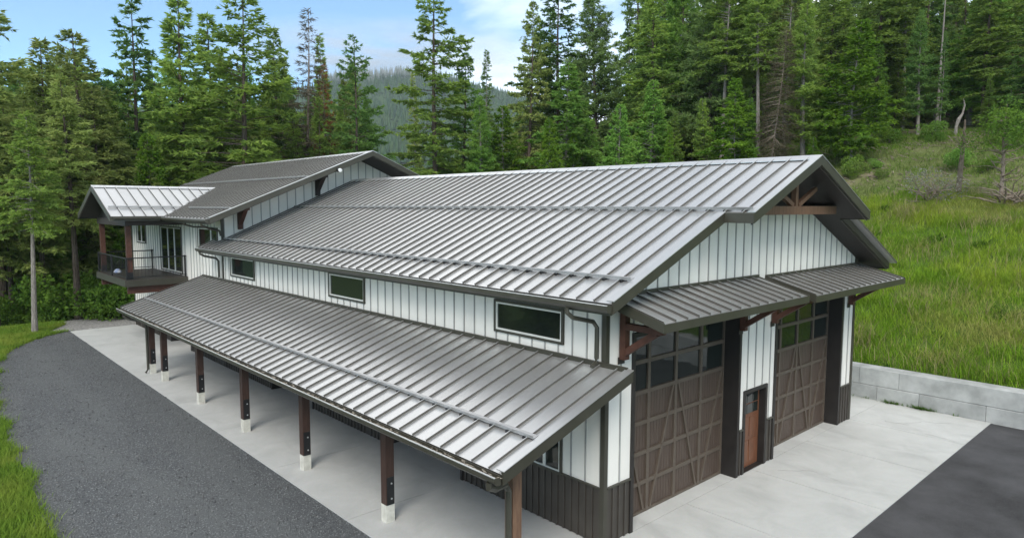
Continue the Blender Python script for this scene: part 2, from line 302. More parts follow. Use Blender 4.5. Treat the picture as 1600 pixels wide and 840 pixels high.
# gravel drive along the porch, its outer edge bending round the far end
def wob(pts, n=10, amp=.12, seed=3):
    rr = random.Random(seed); out = []
    for i in range(len(pts)-1):
        for k in range(n):
            t = k/n; out.append((pts[i][0]*(1-t)+pts[i+1][0]*t+rr.uniform(-amp, amp), pts[i][1]*(1-t)+pts[i+1][1]*t+rr.uniform(-amp, amp)))
    out.append(pts[-1]); return out
edge = wob([(-8.6, -14), (-8.2, 0), (-7.9, 7.6), (-7.85, 12.5), (-7.75, 17.2), (-7.45, 23), (-6.85, 27.5), (-5.75, 31), (-4.3, 33.0), (-3.1, 34.1)])
tag(sheet('gravel_drive', [(-2.9, -14)]+[(-2.9, 34.1)]+edge[::-1], .012, M['gravel']), kind='structure')
tag(sheet('gravel_path', wob([(-4.6, 33.1), (-3.6, 36), (-1, 40.5), (3, 44)], 6, .15, 5)+[(7, 42), (5, 38.4), (1, 33.2), (-2, 33.4)], .006, M['palegravel'], .02), kind='structure')
tag(sheet('asphalt_drive', [(-2.9, -14), (-2.9, -3.0), (WX-.01, -3.0), (WX-.01, -14)], .016, M['asphalt']), kind='structure')
# concrete: porch slab sections and apron sections with open joints between them
porch = tag(sheet('concrete_porch', [(-3.05, -3.05), (-3.05, 33.6), (0.6, 33.6), (0.6, -3.05)], .02, M['jamb'], .04), kind='structure')
g = .018
yb = [-3.1, .6, 4.4, 8.2, 12.1, 15.9, 19.8, 23.6, 28.5, 33.7]
for k in range(len(yb)-1):
    MB().box(-3.15, .45, yb[k]+g/2, yb[k+1]-g/2, -.06, .034).build('slab_section', M['concrete2'], porch)
apron = tag(sheet('concrete_apron', [(.5, -3.05), (WX-.01, -3.05), (WX-.01, .6), (.5, .6)], .02, M['jamb'], .04), kind='structure')
xb = [.45, 2.9, 5.85, 9.0, 12.0, WX-.005]
for k in range(len(xb)-1):
    MB().box(xb[k]+g/2, xb[k+1]-g/2, -3.15, -.02, -.06, .034).build('slab_section', M['concrete'], apron)
MB().box(12.02, WX-.005, -.008, 20, -.06, .032).build('slab_section', M['concrete'], apron)
MB().box(.5, 11.98, -.005, .6, -.06, .030).build('slab_section', M['concrete'], apron)

def crack(pts, wd, seed):
    r = random.Random(seed); out = []
    for i in range(len(pts)-1):
        for k in range(7):
            t_ = k/7; out.append((pts[i][0]*(1-t_)+pts[i+1][0]*t_+r.uniform(-.035, .035), pts[i][1]*(1-t_)+pts[i+1][1]*t_+r.uniform(-.035, .035)))
    out.append(pts[-1]); mb = MB()
    for i, (x, y) in enumerate(out): h = wd*r.uniform(.3, 1)*.5; mb.v += [(x-h, y-h, .0365), (x+h, y+h, .0365)]
    for i in range(len(out)-1): mb.f.append((2*i, 2*i+1, 2*i+3, 2*i+2))
    mb.build('crack', M['crackdirt'], apron)
crack([(13.1, -.35), (12.6, -.9), (12.75, -1.5), (12.2, -2.1), (12.1, -2.9)], .022, 1)
crack([(12.7, -1.3), (13.4, -1.7), (13.9, -2.4)], .014, 2)
crack([(6.3, -.5), (6.9, -1.1), (6.7, -1.9)], .013, 3)
# ------------------------------------------------------------------ retaining wall
rw = empty('retaining_wall', (WX+.3, 0, 0)); tag(rw, 'low grey concrete block retaining wall holding back the meadow beside the apron', 'retaining wall')
rng = random.Random(11)
up_j = [22, 20.3, 18.5, 16.8, 15., 13.3, 11.5, 9.7, 7.9, 6.1, 4.3, 2.5, .77, -.5, -3.95, -5.9, -7.7, -9.5, -11.4, -13.2]
lo_j = [22, 20.0, 18.0, 16.2, 14.4, 12.6, 10.8, 9.0, 7.2, 5.4, 3.6, 1.9, .17, -1.13, -3.0, -4.7, -6.4, -8.3, -10.1, -12, -13.2]
def chamfer_block(x0, x1, y0, y1, z0, z1, c=.02):
    mb = MB(); mb.prism([(x0+c, 0, z0), (x1, 0, z0), (x1, 0, z1), (x0+c, 0, z1), (x0, 0, z1-c), (x0, 0, z0+c)], (0, y0, 0), (0, y1, 0)); return mb
for js, z0, z1 in ((lo_j, -.1, .52), (up_j, .525, 1.12)):
    for k in range(len(js)-1):
        dx = rng.uniform(-.012, .012)
        chamfer_block(WX+dx, WX+.6, js[k+1]+.006, js[k]-.006, z0, z1).build('block', M['block'], rw)

# ------------------------------------------------------------------ garage building
gar = empty('garage_building', (6, 10, 0)); tag(gar, 'long white board and batten garage with dark metal roofs and open side porch', 'garage')
W, LN = 12.0, 19.9
ZB, ZR, XE = 4.97, 7.82, -.683                        # roof top surface: eave height, ridge height, eave x
KM = (ZR-ZB)/(6-XE)
zroof = lambda x: ZB+KM*(min(x, 12-x)-XE)
ZW = 1.17
# solid wall cores ------------------------------------------------
fd = [(.90, 5.05, 4.10), (5.40, 6.45, 2.09), (6.95, 11.10, 4.10)]       # openings in the front: x0, x1, top
core = MB()
xs_ = [.02]+[c for o in fd for c in o[:2]]+[11.98]
for k in range(0, len(xs_), 2): core.box(xs_[k], xs_[k+1], .02, .6, 0, 4.2)
for o in fd: core.box(o[0], o[1], .02, .6, o[2], 4.2)
core.prism([(.02, 0, 4.2), (11.98, 0, 4.2), (11.98, 0, zroof(0)-.2), (6, 0, ZR-.25), (.02, 0, zroof(0)-.2)], (0, .02, 0), (0, .6, 0))
front = core.build('front_wall', M['interior'], gar)
sd_open = [(4.45, 7.75, 2.35), (12.3, 15.5, 2.35)]
core = MB(); ycs = [.6]+[c for o in sd_open for c in o[:2]]+[LN]
for k in range(0, len(ycs), 2): core.box(.02, .6, ycs[k], ycs[k+1], 0, 2.4)
for o in sd_open: core.box(.02, .6, o[0], o[1], o[2], 2.4)
core.box(.02, .6, .6, LN, 2.4, zroof(0)-.2)
side = core.build('side_wall', M['interior'], gar)
MB().box(11.4, 11.98, .6, LN, 0, zroof(0)-.2).build('rear_side_wall', M['white'], gar)

def wall_pieces(parent, mk, u0, u1, zb, ztop, openings, mat, seam_mat, pitch=.385, thick=.018, rib=.022, ribw=.03, pname='wall_panel', phase=0.):
    """boards with a raised batten on one edge; mk(u, d, z) -> world point (d = outwards)"""
    us = [u0]; u = u0+(phase or pitch)
    while u < u1-.03: us.append(u); u += pitch
    us.append(u1)
    for k in range(len(us)-1):
        a, b = us[k], us[k+1]
        cuts = sorted(set([a, b]+[c for o in openings for c in o[:2] if a+.01 < c < b-.01]))
        for i in range(len(cuts)-1):
            p, q = cuts[i], cuts[i+1]; mid = (p+q)/2
            spans = [(zb, None)]
            for o in openings:
                if o[0] < mid < o[1]:
                    ns = []
                    for s0, s1 in spans:
                        top = s1 if s1 is not None else ztop(mid)
                        if o[2] > s0+.02: ns.append((s0, min(o[2], top)))
                        if o[3] < top-.02: ns.append((max(s0, o[3]), s1))
                    spans = ns
            for s0, s1 in spans:
                za = s1 if s1 is not None else ztop(p); zc = s1 if s1 is not None else ztop(q)
                if min(za, zc)-s0 < .02: continue
                mb = MB(); q_ = q-.003
                F = [(0,1,2,3),(7,6,5,4),(0,4,5,1),(1,5,6,2),(2,6,7,3),(3,7,4,0)]
                mb.poly([mk(p, thick, s0), mk(q_, thick, s0), mk(q_, thick, zc), mk(p, thick, za), mk(p, 0, s0), mk(q_, 0, s0), mk(q_, 0, zc), mk(p, 0, za)], F)
                o_ = mb.build(pname, mat, parent)
                if i == 0:
                    e = p+ribw
                    if e < q-.01:
                        ze = za+(zc-za)*ribw/(q-p)
                        mb = MB(); mb.poly([mk(p, thick+rib, s0+.002), mk(e, thick+rib, s0+.002), mk(e, thick+rib, ze-.004), mk(p, thick+rib, za-.004), mk(p, thick, s0+.002), mk(e, thick, s0+.002), mk(e, thick, ze-.004), mk(p, thick, za-.004)], F)
                        mb.build('batten', seam_mat, parent)
mkF = lambda u, d, z: (u, .02-d, z)
MB().prism([(3.6, 0, 6.53), (8.4, 0, 6.53), (8.4, 0, zroof(3.6)-.16), (6, 0, ZR-.16), (3.6, 0, zroof(3.6)-.16)], (0, -.004, 0), (0, .018, 0)).build('gable_boarding', M['soffit'], gar)
mkS = lambda u, d, z: (.02-d, u, z)
gt = lambda x: min(zroof(x)-.13, 6.52)
opF = [(.82, 5.13, 0, 4.18), (5.32, 6.53, 0, 2.16), (6.87, 11.18, 0, 4.18)]
wall_pieces(front, mkF, .07, 11.93, ZW+.04, gt, opF, M['white'], M['seam'], .385)
wall_pieces(front, mkF, .07, 11.93, .05, lambda x: ZW, opF, M['wains'], M['wains'], .19, rib=.03, ribw=.045, pname='wainscot_panel')
cw = [(1.14, 3.16, 3.94, 4.56), (8.91, 10.95, 3.94, 4.60), (16.82, 19.08, 3.94, 4.64)]
lw = (1.15, 2.65, 1.20, 2.15)
opS = [(a-.06, b+.06, c-.06, d+.06) for a, b, c, d in cw]+[(lw[0]-.05, lw[1]+.05, lw[2]-.05, lw[3]+.05)]+[(a-.07, b+.07, 0, c+.07) for a, b, c in sd_open]
wall_pieces(side, mkS, .07, LN, 3.70, lambda y: zroof(0)-.15, opS, M['white'], M['seam'], .385)
wall_pieces(side, mkS, .07, LN, ZW+.04, lambda y: 3.50, opS, M['white'], M['seam'], .385)
wall_pieces(side, mkS, .07, LN, .05, lambda y: ZW, opS, M['wains'], M['wains'], .19, rib=.03, ribw=.045, pname='wainscot_panel')
# trims
MB().box(-.035, .07, -.035, .07, .03, zroof(0)-.17).build('corner_trim', M['bronze'], gar)
MB().box(11.93, 12.035, -.035, .07, .03, zroof(0)-.17).build('corner_trim', M['bronze'], gar)
for a, b in ((.07, .82), (5.13, 5.32), (6.53, 6.87), (11.18, 11.93)): MB().box(a, b, -.045, .0, ZW+.002, ZW+.038).build('wainscot_cap', M['bronze'], gar)
ys_ = [.07]+[c for o in sd_open for c in (o[0]-.07, o[1]+.07)]+[LN]
for k in range(0, len(ys_), 2): MB().box(-.045, 0, ys_[k], ys_[k+1], ZW+.002, ZW+.038).build('wainscot_cap', M['bronze'], gar)
# deep jambs of the doorways
for x0, x1, zt in fd:
    t = MB(); t.box(x0-.08, x0+.02, -.03, .42, .032, zt+.06); t.box(x1-.02, x1+.08, -.03, .42, .032, zt+.06); t.box(x0+.02, x1-.02, -.03, .42, zt-.02, zt+.06)
    t.build('door_jamb', M['jamb'], gar)
for y0, y1, zt in sd_open:
    t = MB(); t.box(-.03, .42, y0-.07, y0+.02, .036, zt+.06); t.box(-.03, .42, y1-.02, y1+.07, .036, zt+.06); t.box(-.03, .42, y0+.02, y1-.02, zt-.02, zt+.06)
    t.build('door_jamb', M['jamb'], gar)
# big overhead doors --------------------------------------------------
def overhead_door(parent, mk, u0, u1, ztop, ncol=4, npan=4, nwin=2, depth=.40, braces=True):
    """mk(u, y, z): y = depth behind the wall face"""
    def bx(mb, a, b, y0, y1, z0, z1):
        pts = [mk(a, y0, z0), mk(b, y0, z0), mk(b, y1, z0), mk(a, y1, z0), mk(a, y0, z1), mk(b, y0, z1), mk(b, y1, z1), mk(a, y1, z1)]
        mb.poly(pts, [(0,3,2,1),(4,5,6,7),(0,1,5,4),(1,2,6,5),(2,3,7,6),(3,0,4,7)])
    d = MB(); bx(d, u0, u1, depth+.03, depth+.12, .035, ztop); door = d.build('overhead_door', M['door'], parent)
    rows = npan+nwin; rh = (ztop-.06)/rows; cwid = (u1-u0)/ncol; sw = .09
    for r in range(rows):
        z0 = .05+r*rh; z1 = z0+rh
        for c in range(ncol):
            a = u0+c*cwid; b = a+cwid
            if r >= npan:
                mb = MB(); bx(mb, a+sw*.6, b-sw*.6, depth+.015, depth+.027, z0+.06, z1-.06); mb.build('pane', M['glass'], door)
            else:                                   # tongue and groove boards
                mb = MB(); nb = 9; bw = (cwid-sw)/nb
                for k in range(nb): bx(mb, a+sw/2+k*bw+.005, a+sw/2+(k+1)*bw-.005, depth+.022, depth+.036, z0+.04, z1-.04)
                mb.build('panel', M['door'], door)
    mb = MB()
    for r in range(rows+1):
        z = .05+r*rh; bx(mb, u0, u1, depth-.018, depth+.03, max(.036, z-.045), min(ztop, z+.045))
    mb.build('rail', M['doorrail'], door)
    mb = MB()
    for c in range(ncol+1):
        u = u0+c*cwid; bx(mb, max(u0, u-sw/2), min(u1, u+sw/2), depth-.022, depth+.028, .037, ztop-.002)
    mb.build('stile', M['doorrail'], door)
    if braces:                                      # slanting braces: lines leaning together towards the top
        zt = .05+npan*rh-.03
        for (ua, ub) in ((u0+.88*cwid, u0+.10*cwid), (u0+1.12*cwid, u0+1.90*cwid), (u0+2.88*cwid, u0+2.10*cwid), (u0+3.12*cwid, u0+3.90*cwid)):
            zz = zt
            mb = MB(); s = .030
            P = lambda u, y, z: mk(u, y, z)
            za = .09
            mb.poly([P(ua-s, depth-.027, za), P(ua+s, depth-.027, za), P(ub+s, depth-.027, zz), P(ub-s, depth-.027, zz), P(ua-s, depth+.02, za), P(ua+s, depth+.02, za), P(ub+s, depth+.02, zz), P(ub-s, depth+.02, zz)],
                    [(0,1,2,3),(7,6,5,4),(0,4,5,1),(1,5,6,2),(2,6,7,3),(3,7,4,0)])
            mb.build('brace', M['doorrail'], door)
    return door
mkFd = lambda u, y, z: (u, y, z)
mkSd = lambda u, y, z: (y, u, z)
overhead_door(gar, mkFd, .92, 5.03, 4.08); overhead_door(gar, mkFd, 6.97, 11.08, 4.08)
for y0, y1, zt in sd_open: overhead_door(gar, mkSd, y0+.02, y1-.02, zt-.02, 4, 3, 1, .40, False)
# front person door
d = MB().box(5.42, 6.43, .15, .20, .06, 2.07).build('entrance_door', M['wooddoor'], gar); tag(d, 'varnished reddish wood door with small panes')
for a, b in ((5.50, 5.90), (5.95, 6.35)):
    for z0, z1 in ((.2, .75), (.85, 1.35)): MB().box(a, b, .135, .148, z0, z1).build('panel', M['wooddoor'], d)
for a, b in ((5.52, 5.78), (5.80, 6.06), (6.08, 6.34)):
    for z0, z1 in ((1.46, 1.70), (1.73, 1.97)): MB().box(a, b, .138, .148, z0, z1).build('pane', M['glass'], d)
MB().tube([(5.49, .15, 1.03), (5.49, .09, 1.03), (5.59, .09, 1.03)], .013, 8).build('handle', M['steel'], d)
MB().box(5.42, 6.43, .0, .149, .033, .055).build('door_sill', M['jamb'], gar)
# windows -------------------------------------------------------------
def window(parent, mk, u0, u1, z0, z1, mull=(), trim=.055, name='window', frame=None, fw=.038):
    def bx(mb, a, b, d0, d1, s0, s1):
        pts = [mk(a, d0, s0), mk(b, d0, s0), mk(b, d1, s0), mk(a, d1, s0), mk(a, d0, s1), mk(b, d0, s1), mk(b, d1, s1), mk(a, d1, s1)]
        mb.poly(pts, [(0,3,2,1),(4,5,6,7),(0,1,5,4),(1,2,6,5),(2,3,7,6),(3,0,4,7)])
    def ring(mb, a, b, s0, s1, t, d0, d1):
        bx(mb, a, b, d0, d1, s0, s0+t); bx(mb, a, b, d0, d1, s1-t, s1); bx(mb, a, a+t, d0, d1, s0+t, s1-t); bx(mb, b-t, b, d0, d1, s0+t, s1-t)
    mb = MB(); ring(mb, u0-trim, u1+trim, z0-trim, z1+trim, trim, .01, .062); wn = mb.build(name, M['bronze'], parent)
    mb = MB(); ring(mb, u0, u1, z0, z1, fw, .0, .045)
    for u in mull: bx(mb, u-.03, u+.03, .0, .043, z0+fw, z1-fw)
    mb.build('frame', M['vinyl'], wn)
    us = [u0+fw]+[u for u in mull]+[u1-fw]
    for k in range(len(us)-1):
        mb = MB(); bx(mb, us[k]+(.03 if k else 0), us[k+1]-(.03 if k < len(us)-2 else 0), .005, .014, z0+fw, z1-fw); mb.build('pane', M['glass'], wn)
    return wn
for a, b, c, d_ in cw: window(side, mkS, a, b, c, d_) if False else window(gar, mkS, a, b, c, d_)
window(gar, mkS, *lw, mull=(1.62,))

# roof ------------------------------------------------------------------
PITCH_R = .42
def panel_mesh(width, length, mat, name='roof_panel'):
    """one standing seam pan, x across, y up the slope, z out of the roof"""
    pr = [(.006, 0), (.006, .040), (.002, .044), (.002, .052), (.026, .052), (.026, .044), (.020, .040), (.020, .004)]
    pr += [(width-.002, .004), (width-.002, 0)]
    mb = MB(); n = len(pr)
    mb.v = [(u, 0, h) for u, h in pr]+[(u, length, h) for u, h in pr]
    for i in range(n-1): mb.f.append((i, i+1, n+i+1, n+i))
    mb.f.append(tuple(range(n))[::-1]); mb.f.append(tuple(range(n, 2*n)))
    me = mb.mesh(name, mat); me.materials.append(M['seamshade'])
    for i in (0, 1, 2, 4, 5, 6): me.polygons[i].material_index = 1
    return me
_pm = {}
def lay_panels(parent, origin, along, upv, total, lengths, mat, width=PITCH_R, off=.004):
    """lengths(k, u) -> (v0, v1) along the slope"""
    along = Vector(along).normalized(); upv = Vector(upv).normalized(); nrm = along.cross(upv)
    u = 0; k = 0
    while u < total-.05:
        wd = min(width, total-u); lr = lengths(k, u+wd/2)
        if lr:
            v0, v1 = lr; key = (round(wd, 3), round(v1-v0, 2), mat.name)
            if key not in _pm: _pm[key] = panel_mesh(wd, v1-v0, mat)
            p = Vector(origin)+along*u+upv*v0+nrm*off
            mw = Matrix(((along.x, upv.x, nrm.x, p.x), (along.y, upv.y, nrm.y, p.y), (along.z, upv.z, nrm.z, p.z), (0, 0, 0, 1)))
            link('roof_panel', _pm[key], parent, mw)
        u += wd; k += 1
def snow_rail(parent, x, y0, y1, zf, slope, sgn=1):
    """light angle bar on clamps across the seams, x = place on the slope"""
    c, s = math.cos(slope), math.sin(slope)
    P = lambda du, dn, y: (x+sgn*(du*c)-sgn*dn*s, y, zf(x)+du*s+dn*c)
    mb = MB(); pr = [(-.055, .05), (.055, .05), (.055, .062), (-.043, .062), (-.043, .115), (-.055, .115)]
    mb.poly([P(a, b, y0) for a, b in pr]+[P(a, b, y1) for a, b in pr], [tuple(range(6)), tuple(range(6, 12))[::-1]]+[(i, (i+1) % 6, 6+(i+1) % 6, 6+i)[::-1] for i in range(6)])
    r = mb.build('snow_rail', M['railmetal'], parent)
    y = y0+.2
    mb = MB()
    while y < y1:
        mb.poly([P(-.09, .004, y), P(.05, .004, y), P(.05, .05, y), P(-.09, .05, y), P(-.09, .004, y+.05), P(.05, .004, y+.05), P(.05, .05, y+.05), P(-.09, .05, y+.05)],
                [(0,3,2,1),(4,5,6,7),(0,1,5,4),(1,2,6,5),(2,3,7,6),(3,0,4,7)]); y += PITCH_R
    mb.build('clamp', M['steel'], parent)['kind'] = 'stuff'
roofM = MB(); TH = .15
# roof deck, left slope in two widths (the ridge end runs further out)
XJ, YE, YP = 2.95, -.70, -1.36
zs = lambda x: zroof(x)
for x0, x1, y0 in ((XE, XJ, YE), (XJ, 6., YP)):
    for m_ in (0, 1):
        f = (lambda x: x) if not m_ else (lambda x: 12-x)
        roofM.prism([(f(x0), 0, zs(x0)), (f(x1), 0, zs(x1)), (f(x1), 0, zs(x1)-TH), (f(x0), 0, zs(x0)-TH)], (0, y0+.02, 0), (0, LN, 0))
mroof = roofM.build('main_roof', M['soffit'], gar)
sl_len = math.hypot(6-XE, ZR-ZB); ang = math.atan(KM); cosA = math.cos(ang)
upL = (math.cos(ang), 0, math.sin(ang)); upR = (-math.cos(ang), 0, math.sin(ang))
vJ = (XJ-XE)/cosA
# along = -y so that along x up = outward on the left slope: use y decreasing
ytot = LN-YP
def lenM(k, u):
    y = LN-u
    return (0, sl_len-.03) if y > YE+.05 else (vJ, sl_len-.03)
lay_panels(mroof, (XE, LN, ZB), (0, -1, 0), upL, ytot, lenM, M['roof'])
lay_panels(mroof, (12-XE, YP, ZB), (0, 1, 0), upR, ytot, lambda k, u: (0, sl_len-.03) if YP+u > YE-.05 else (vJ, sl_len-.03), M['roof'])
# eave overhang carried past the house corner
MB().prism([(XE, 0, zs(XE)), (-.05, 0, zs(-.05)), (-.05, 0, zs(-.05)-TH), (XE, 0, zs(XE)-TH)], (0, LN, 0), (0, LN+.8, 0)).build('roof_return', M['soffit'], gar)
lay_panels(mroof, (XE, LN+.8, ZB), (0, -1, 0), upL, .8, lambda k, u: (0, .63/cosA), M['roof'])
# ridge cap
MB().prism([(5.78, 0, ZR-.22*KM+.05), (6, 0, ZR+.065), (6.22, 0, ZR-.22*KM+.05), (6.22, 0, ZR-.22*KM+.035), (6, 0, ZR+.045), (5.78, 0, ZR-.22*KM+.035)], (0, YP-.03, 0), (0, LN, 0)).build('ridge_cap', M['roof'], mroof)
# fascia and rake boards
def rake(mb, x0, x1, zf, y, h=.17, th=.045, lip=.05, mirror=False, parent=None):
    f = (lambda x: 12-x) if mirror else (lambda x: x)
    mb.prism([(f(x0), 0, zf(x0)+lip), (f(x1), 0, zf(x1)+lip), (f(x1), 0, zf(x1)-h), (f(x0), 0, zf(x0)-h)], (0, y-th, 0), (0, y, 0))
    mb.prism([(f(x0), 0, zf(x0)-h-.03), (f(x1), 0, zf(x1)-h-.03), (f(x1), 0, zf(x1)-h*.45), (f(x0), 0, zf(x0)-h*.45)], (0, y+.004, 0), (0, y+.04, 0))
    cp = MB(); cp.prism([(f(x0), 0, zf(x0)+lip+.014), (f(x1), 0, zf(x1)+lip+.014), (f(x1), 0, zf(x1)+lip+.001), (f(x0), 0, zf(x0)+lip+.001)], (0, y-th-.012, 0), (0, y+.12, 0))
    cp.build('rake_cap', M['roof'], parent)
for mi in (False, True):
    t = MB(); rake(t, XE, XJ-.003, zs, YE+.02, mirror=mi, parent=mroof); t.build('rake_trim', M['bronze'], mroof)
    t = MB(); rake(t, XJ, 6. if not mi else 5.999, zs, YP+.02, mirror=mi, parent=mroof); t.build('rake_trim', M['bronze'], mroof); t = MB()
    x = XJ if not mi else 12-XJ; sg = -1 if not mi else 1
    t.prism([(x, 0, zs(XJ)+.045), (x+sg*.04, 0, zs(XJ)+.03), (x+sg*.04, 0, zs(XJ)-.17), (x, 0, zs(XJ)-.17)], (0, YP-.024, 0), (0, YE-.03, 0))
    t.build('rake_return', M['bronze'], mroof)
MB().box(XE-.0, XE-.03, YE+.03, LN+.8, zs(XE)-.20, zs(XE)-.012).build('fascia', M['bronze'], mroof)
MB().box(12-XE, 12-XE+.03, YE+.03, LN, zs(XE)-.20, zs(XE)-.012).build('fascia', M['bronze'], mroof)
def gutter(parent, x, z, y0, y1, debris=False, w_=.12, h_=.12):
    pr = [(0, 0), (-.07, 0), (-w_, .05), (-w_, h_), (-w_-.012, h_), (-w_-.012, .045), (-.075, -.012), (0, -.012)]
    mb = MB(); mb.prism([(x+a, 0, z+b) for a, b in pr], (0, y0, 0), (0, y1, 0))
    mb.prism([(x+a, 0, z+b) for a, b in [(0, -.012), (-.075, -.012), (-w_-.012, .045), (-w_-.012, h_), (0, h_)]], (0, y0-.006, 0), (0, y0-.001, 0))
    mb.prism([(x+a, 0, z+b) for a, b in [(0, -.012), (-.075, -.012), (-w_-.012, .045), (-w_-.012, h_), (0, h_)]], (0, y1+.001, 0), (0, y1+.006, 0))
    gt_ = mb.build('gutter', M['bronze'], parent)
    mb = MB(); mb.box(x-w_-.018, x-w_+.006, y0-.002, y1+.002, z+h_+.001, z+h_+.014); mb.build('gutter_lip', M['gutterwhite'], parent)
    if debris:
        r = random.Random(5); mb = MB(); n = int((y1-y0)/.035)
        for k in range(n):
            y = y0+(k+r.random())*.035; cx = x-.055+r.uniform(-.045, .045); cz = z+h_*.62+r.uniform(-.02, .045); l = r.uniform(.04, .12); an = r.uniform(0, 3.14); wd = r.uniform(.008, .022)
            dx, dy = math.cos(an)*l*.4, math.sin(an)*l
            mb.poly([(cx-dx, y-dy, cz), (cx+wd, y, cz+.01), (cx+dx, y+dy, cz+r.uniform(-.02, .03)), (cx-wd, y, cz-.008)], [(0, 1, 2), (0, 2, 3)])
        mb.box(x-w_+.004, x-.002, y0+.01, y1-.01, z+.03, z+h_*.6)
        mb.build('needle_litter', M['debris'], parent)['kind'] = 'stuff'
gutter(mroof, XE-.032, zs(XE)-.135, YE+.0, LN+.78)
snow_rail(mroof, .10, -.55, LN-.05, zs, ang); snow_rail(mroof, 3.12, -1.30, LN-.05, zs, ang)
# end truss under the ridge
ty = -.78; tz = 6.62
for p, q, wd, h in (((3.75, ty, tz-.02), (8.25, ty, tz-.02), .14, .20), ((6, ty, tz+.08), (6, ty, ZR-.28), .12, .12), ((5.1, ty, tz+.08), (5.62, ty, ZR-.50), .10, .11), ((6.2, ty, tz+.08), (6.75, ty, ZR-.62), .10, .11), ((5.86, ty, tz+.1), (4.9, ty, zs(4.9)-.22), .10, .10), ((6.14, ty, tz+.1), (7.1, ty, zs(7.1-.0)-.22), .10, .10)):
    if abs(p[0]-5.1) < .01 or abs(p[0]-6.2) < .01: continue
    MB().beam(p, q, wd, h, (0, 1, 0) if p[0] == q[0] else (0, 0, 1)).build('truss_timber', M['timber'], mroof)
MB().box(3.75, 3.95, ty, .02, tz-.1, tz+.08).build('truss_timber', M['darktimber'], mroof)
MB().box(8.05, 8.25, ty, .02, tz-.1, tz+.08).build('truss_timber', M['darktimber'], mroof)

# door awnings -----------------------------------------------------------
def awning(x0, x1, dz=0.):
    yo, zt, zo = -1.27, 4.95-dz, 4.60-dz
    sl_ = math.hypot(yo, zt-zo); upv = Vector((0, -yo, zt-zo)).normalized()
    mb = MB(); mb.prism([(0, 0, zt), (0, yo, zo), (0, yo, zo-.10), (0, 0, zt-.12)], (x0, 0, 0), (x1, 0, 0)); aw = mb.build('awning', M['soffit'], gar)
    lay_panels(aw, (x0, yo, zo), (1, 0, 0), upv, x1-x0, lambda k, u: (0, sl_-.02), M['roof'], .385)
    MB().box(x0-.001, x1+.0005, yo-.035, yo-.001, zo-.15, zo+.002).build('fascia', M['bronze'], aw)
    for x in (x0-.035, x1+.001): MB().prism([(0, 0, zt+.03), (0, yo-.035, zo+.03), (0, yo-.035, zo-.15), (0, 0, zt-.15)], (x, 0, 0), (x+.034, 0, 0)).build('rake_trim', M['bronze'], aw)
    MB().box(x0-.03, x1+.03, -.05, -.001, zt-.02, zt+.07).build('flashing', M['bronze'], aw)
    for x in (x0+.42, x1-.75):
        br = MB(); br.beam((x, -.10, 3.72), (x, -.10, zt-.17), .15, .13, (0, 1, 0)); br.beam((x, -.03, 4.38), (x, -1.0, 4.38), .14, .12); br.beam((x, -.12, 3.85), (x, -.85, 4.34), .13, .12)
        br.build('bracket', M['redtimber'], aw)
        MB().box(x-.10, x+.10, -.032, -.02, 3.62, 3.76).build('bracket_plate', M['jamb'], aw)
    return aw
awning(.03, 5.80); awning(6.24, 12.30, .04)

# porch (lean-to) ----------------------------------------------------------
PX, PZ, TZ = -3.24, 2.57, 3.64
KL = (TZ-PZ)/(-PX); zl = lambda x: PZ+KL*(x-PX); angL = math.atan(KL)
Y0, Y1 = -.66, 22.35
mb = MB(); mb.prism([(PX, 0, PZ), (-.01, 0, zl(-.01)), (-.01, 0, zl(-.01)-.12), (PX, 0, PZ-.12)], (0, Y0+.02, 0), (0, Y1-.02, 0)); lean = mb.build('porch_roof', M['soffit'], gar)
lay_panels(lean, (PX, Y1, PZ), (0, -1, 0), (math.cos(angL), 0, math.sin(angL)), Y1-Y0, lambda k, u: (0, -PX/math.cos(angL)-.03), M['roof'])
t = MB(); rake(t, PX, -.03, zl, Y0+.02, h=.16, parent=lean); t.build('rake_trim', M['bronze'], lean)
t = MB(); t.prism([(PX, 0, zl(PX)+.05), (-.03, 0, zl(-.03)+.05), (-.03, 0, zl(-.03)-.2), (PX, 0, zl(PX)-.2)], (0, Y1-.02, 0), (0, Y1+.025, 0)); t.build('rake_trim', M['bronze'], lean)
MB().box(PX-.03, PX-.001, Y0+.03, Y1-.03, PZ-.17, PZ-.012).build('fascia', M['bronze'], lean)
MB().box(-.075, -.021, Y0+.1, Y1-.02, TZ-.02, TZ+.075).build('flashing', M['bronze'], lean)
gutter(lean, PX-.032, PZ-.135, Y0, Y1, True)
snow_rail(lean, -2.34, -.50, 22.2, zl, angL)
MB().box(-2.62, -2.40, -.35, 22.1, zl(-2.4)-.42, zl(-2.62)-.13).build('porch_beam', M['post'], lean)
y = .2
while y < 22:                                           # rafters
    MB().beam((PX+.06, y, zl(PX+.06)-.165), (-.03, y, zl(-.03)-.185), .05, .08).build('rafter', M['darktimber'], lean); y += 1.22
posts = [-.12, 3.79, 7.64, 11.54, 15.41, 19.41, 21.01]
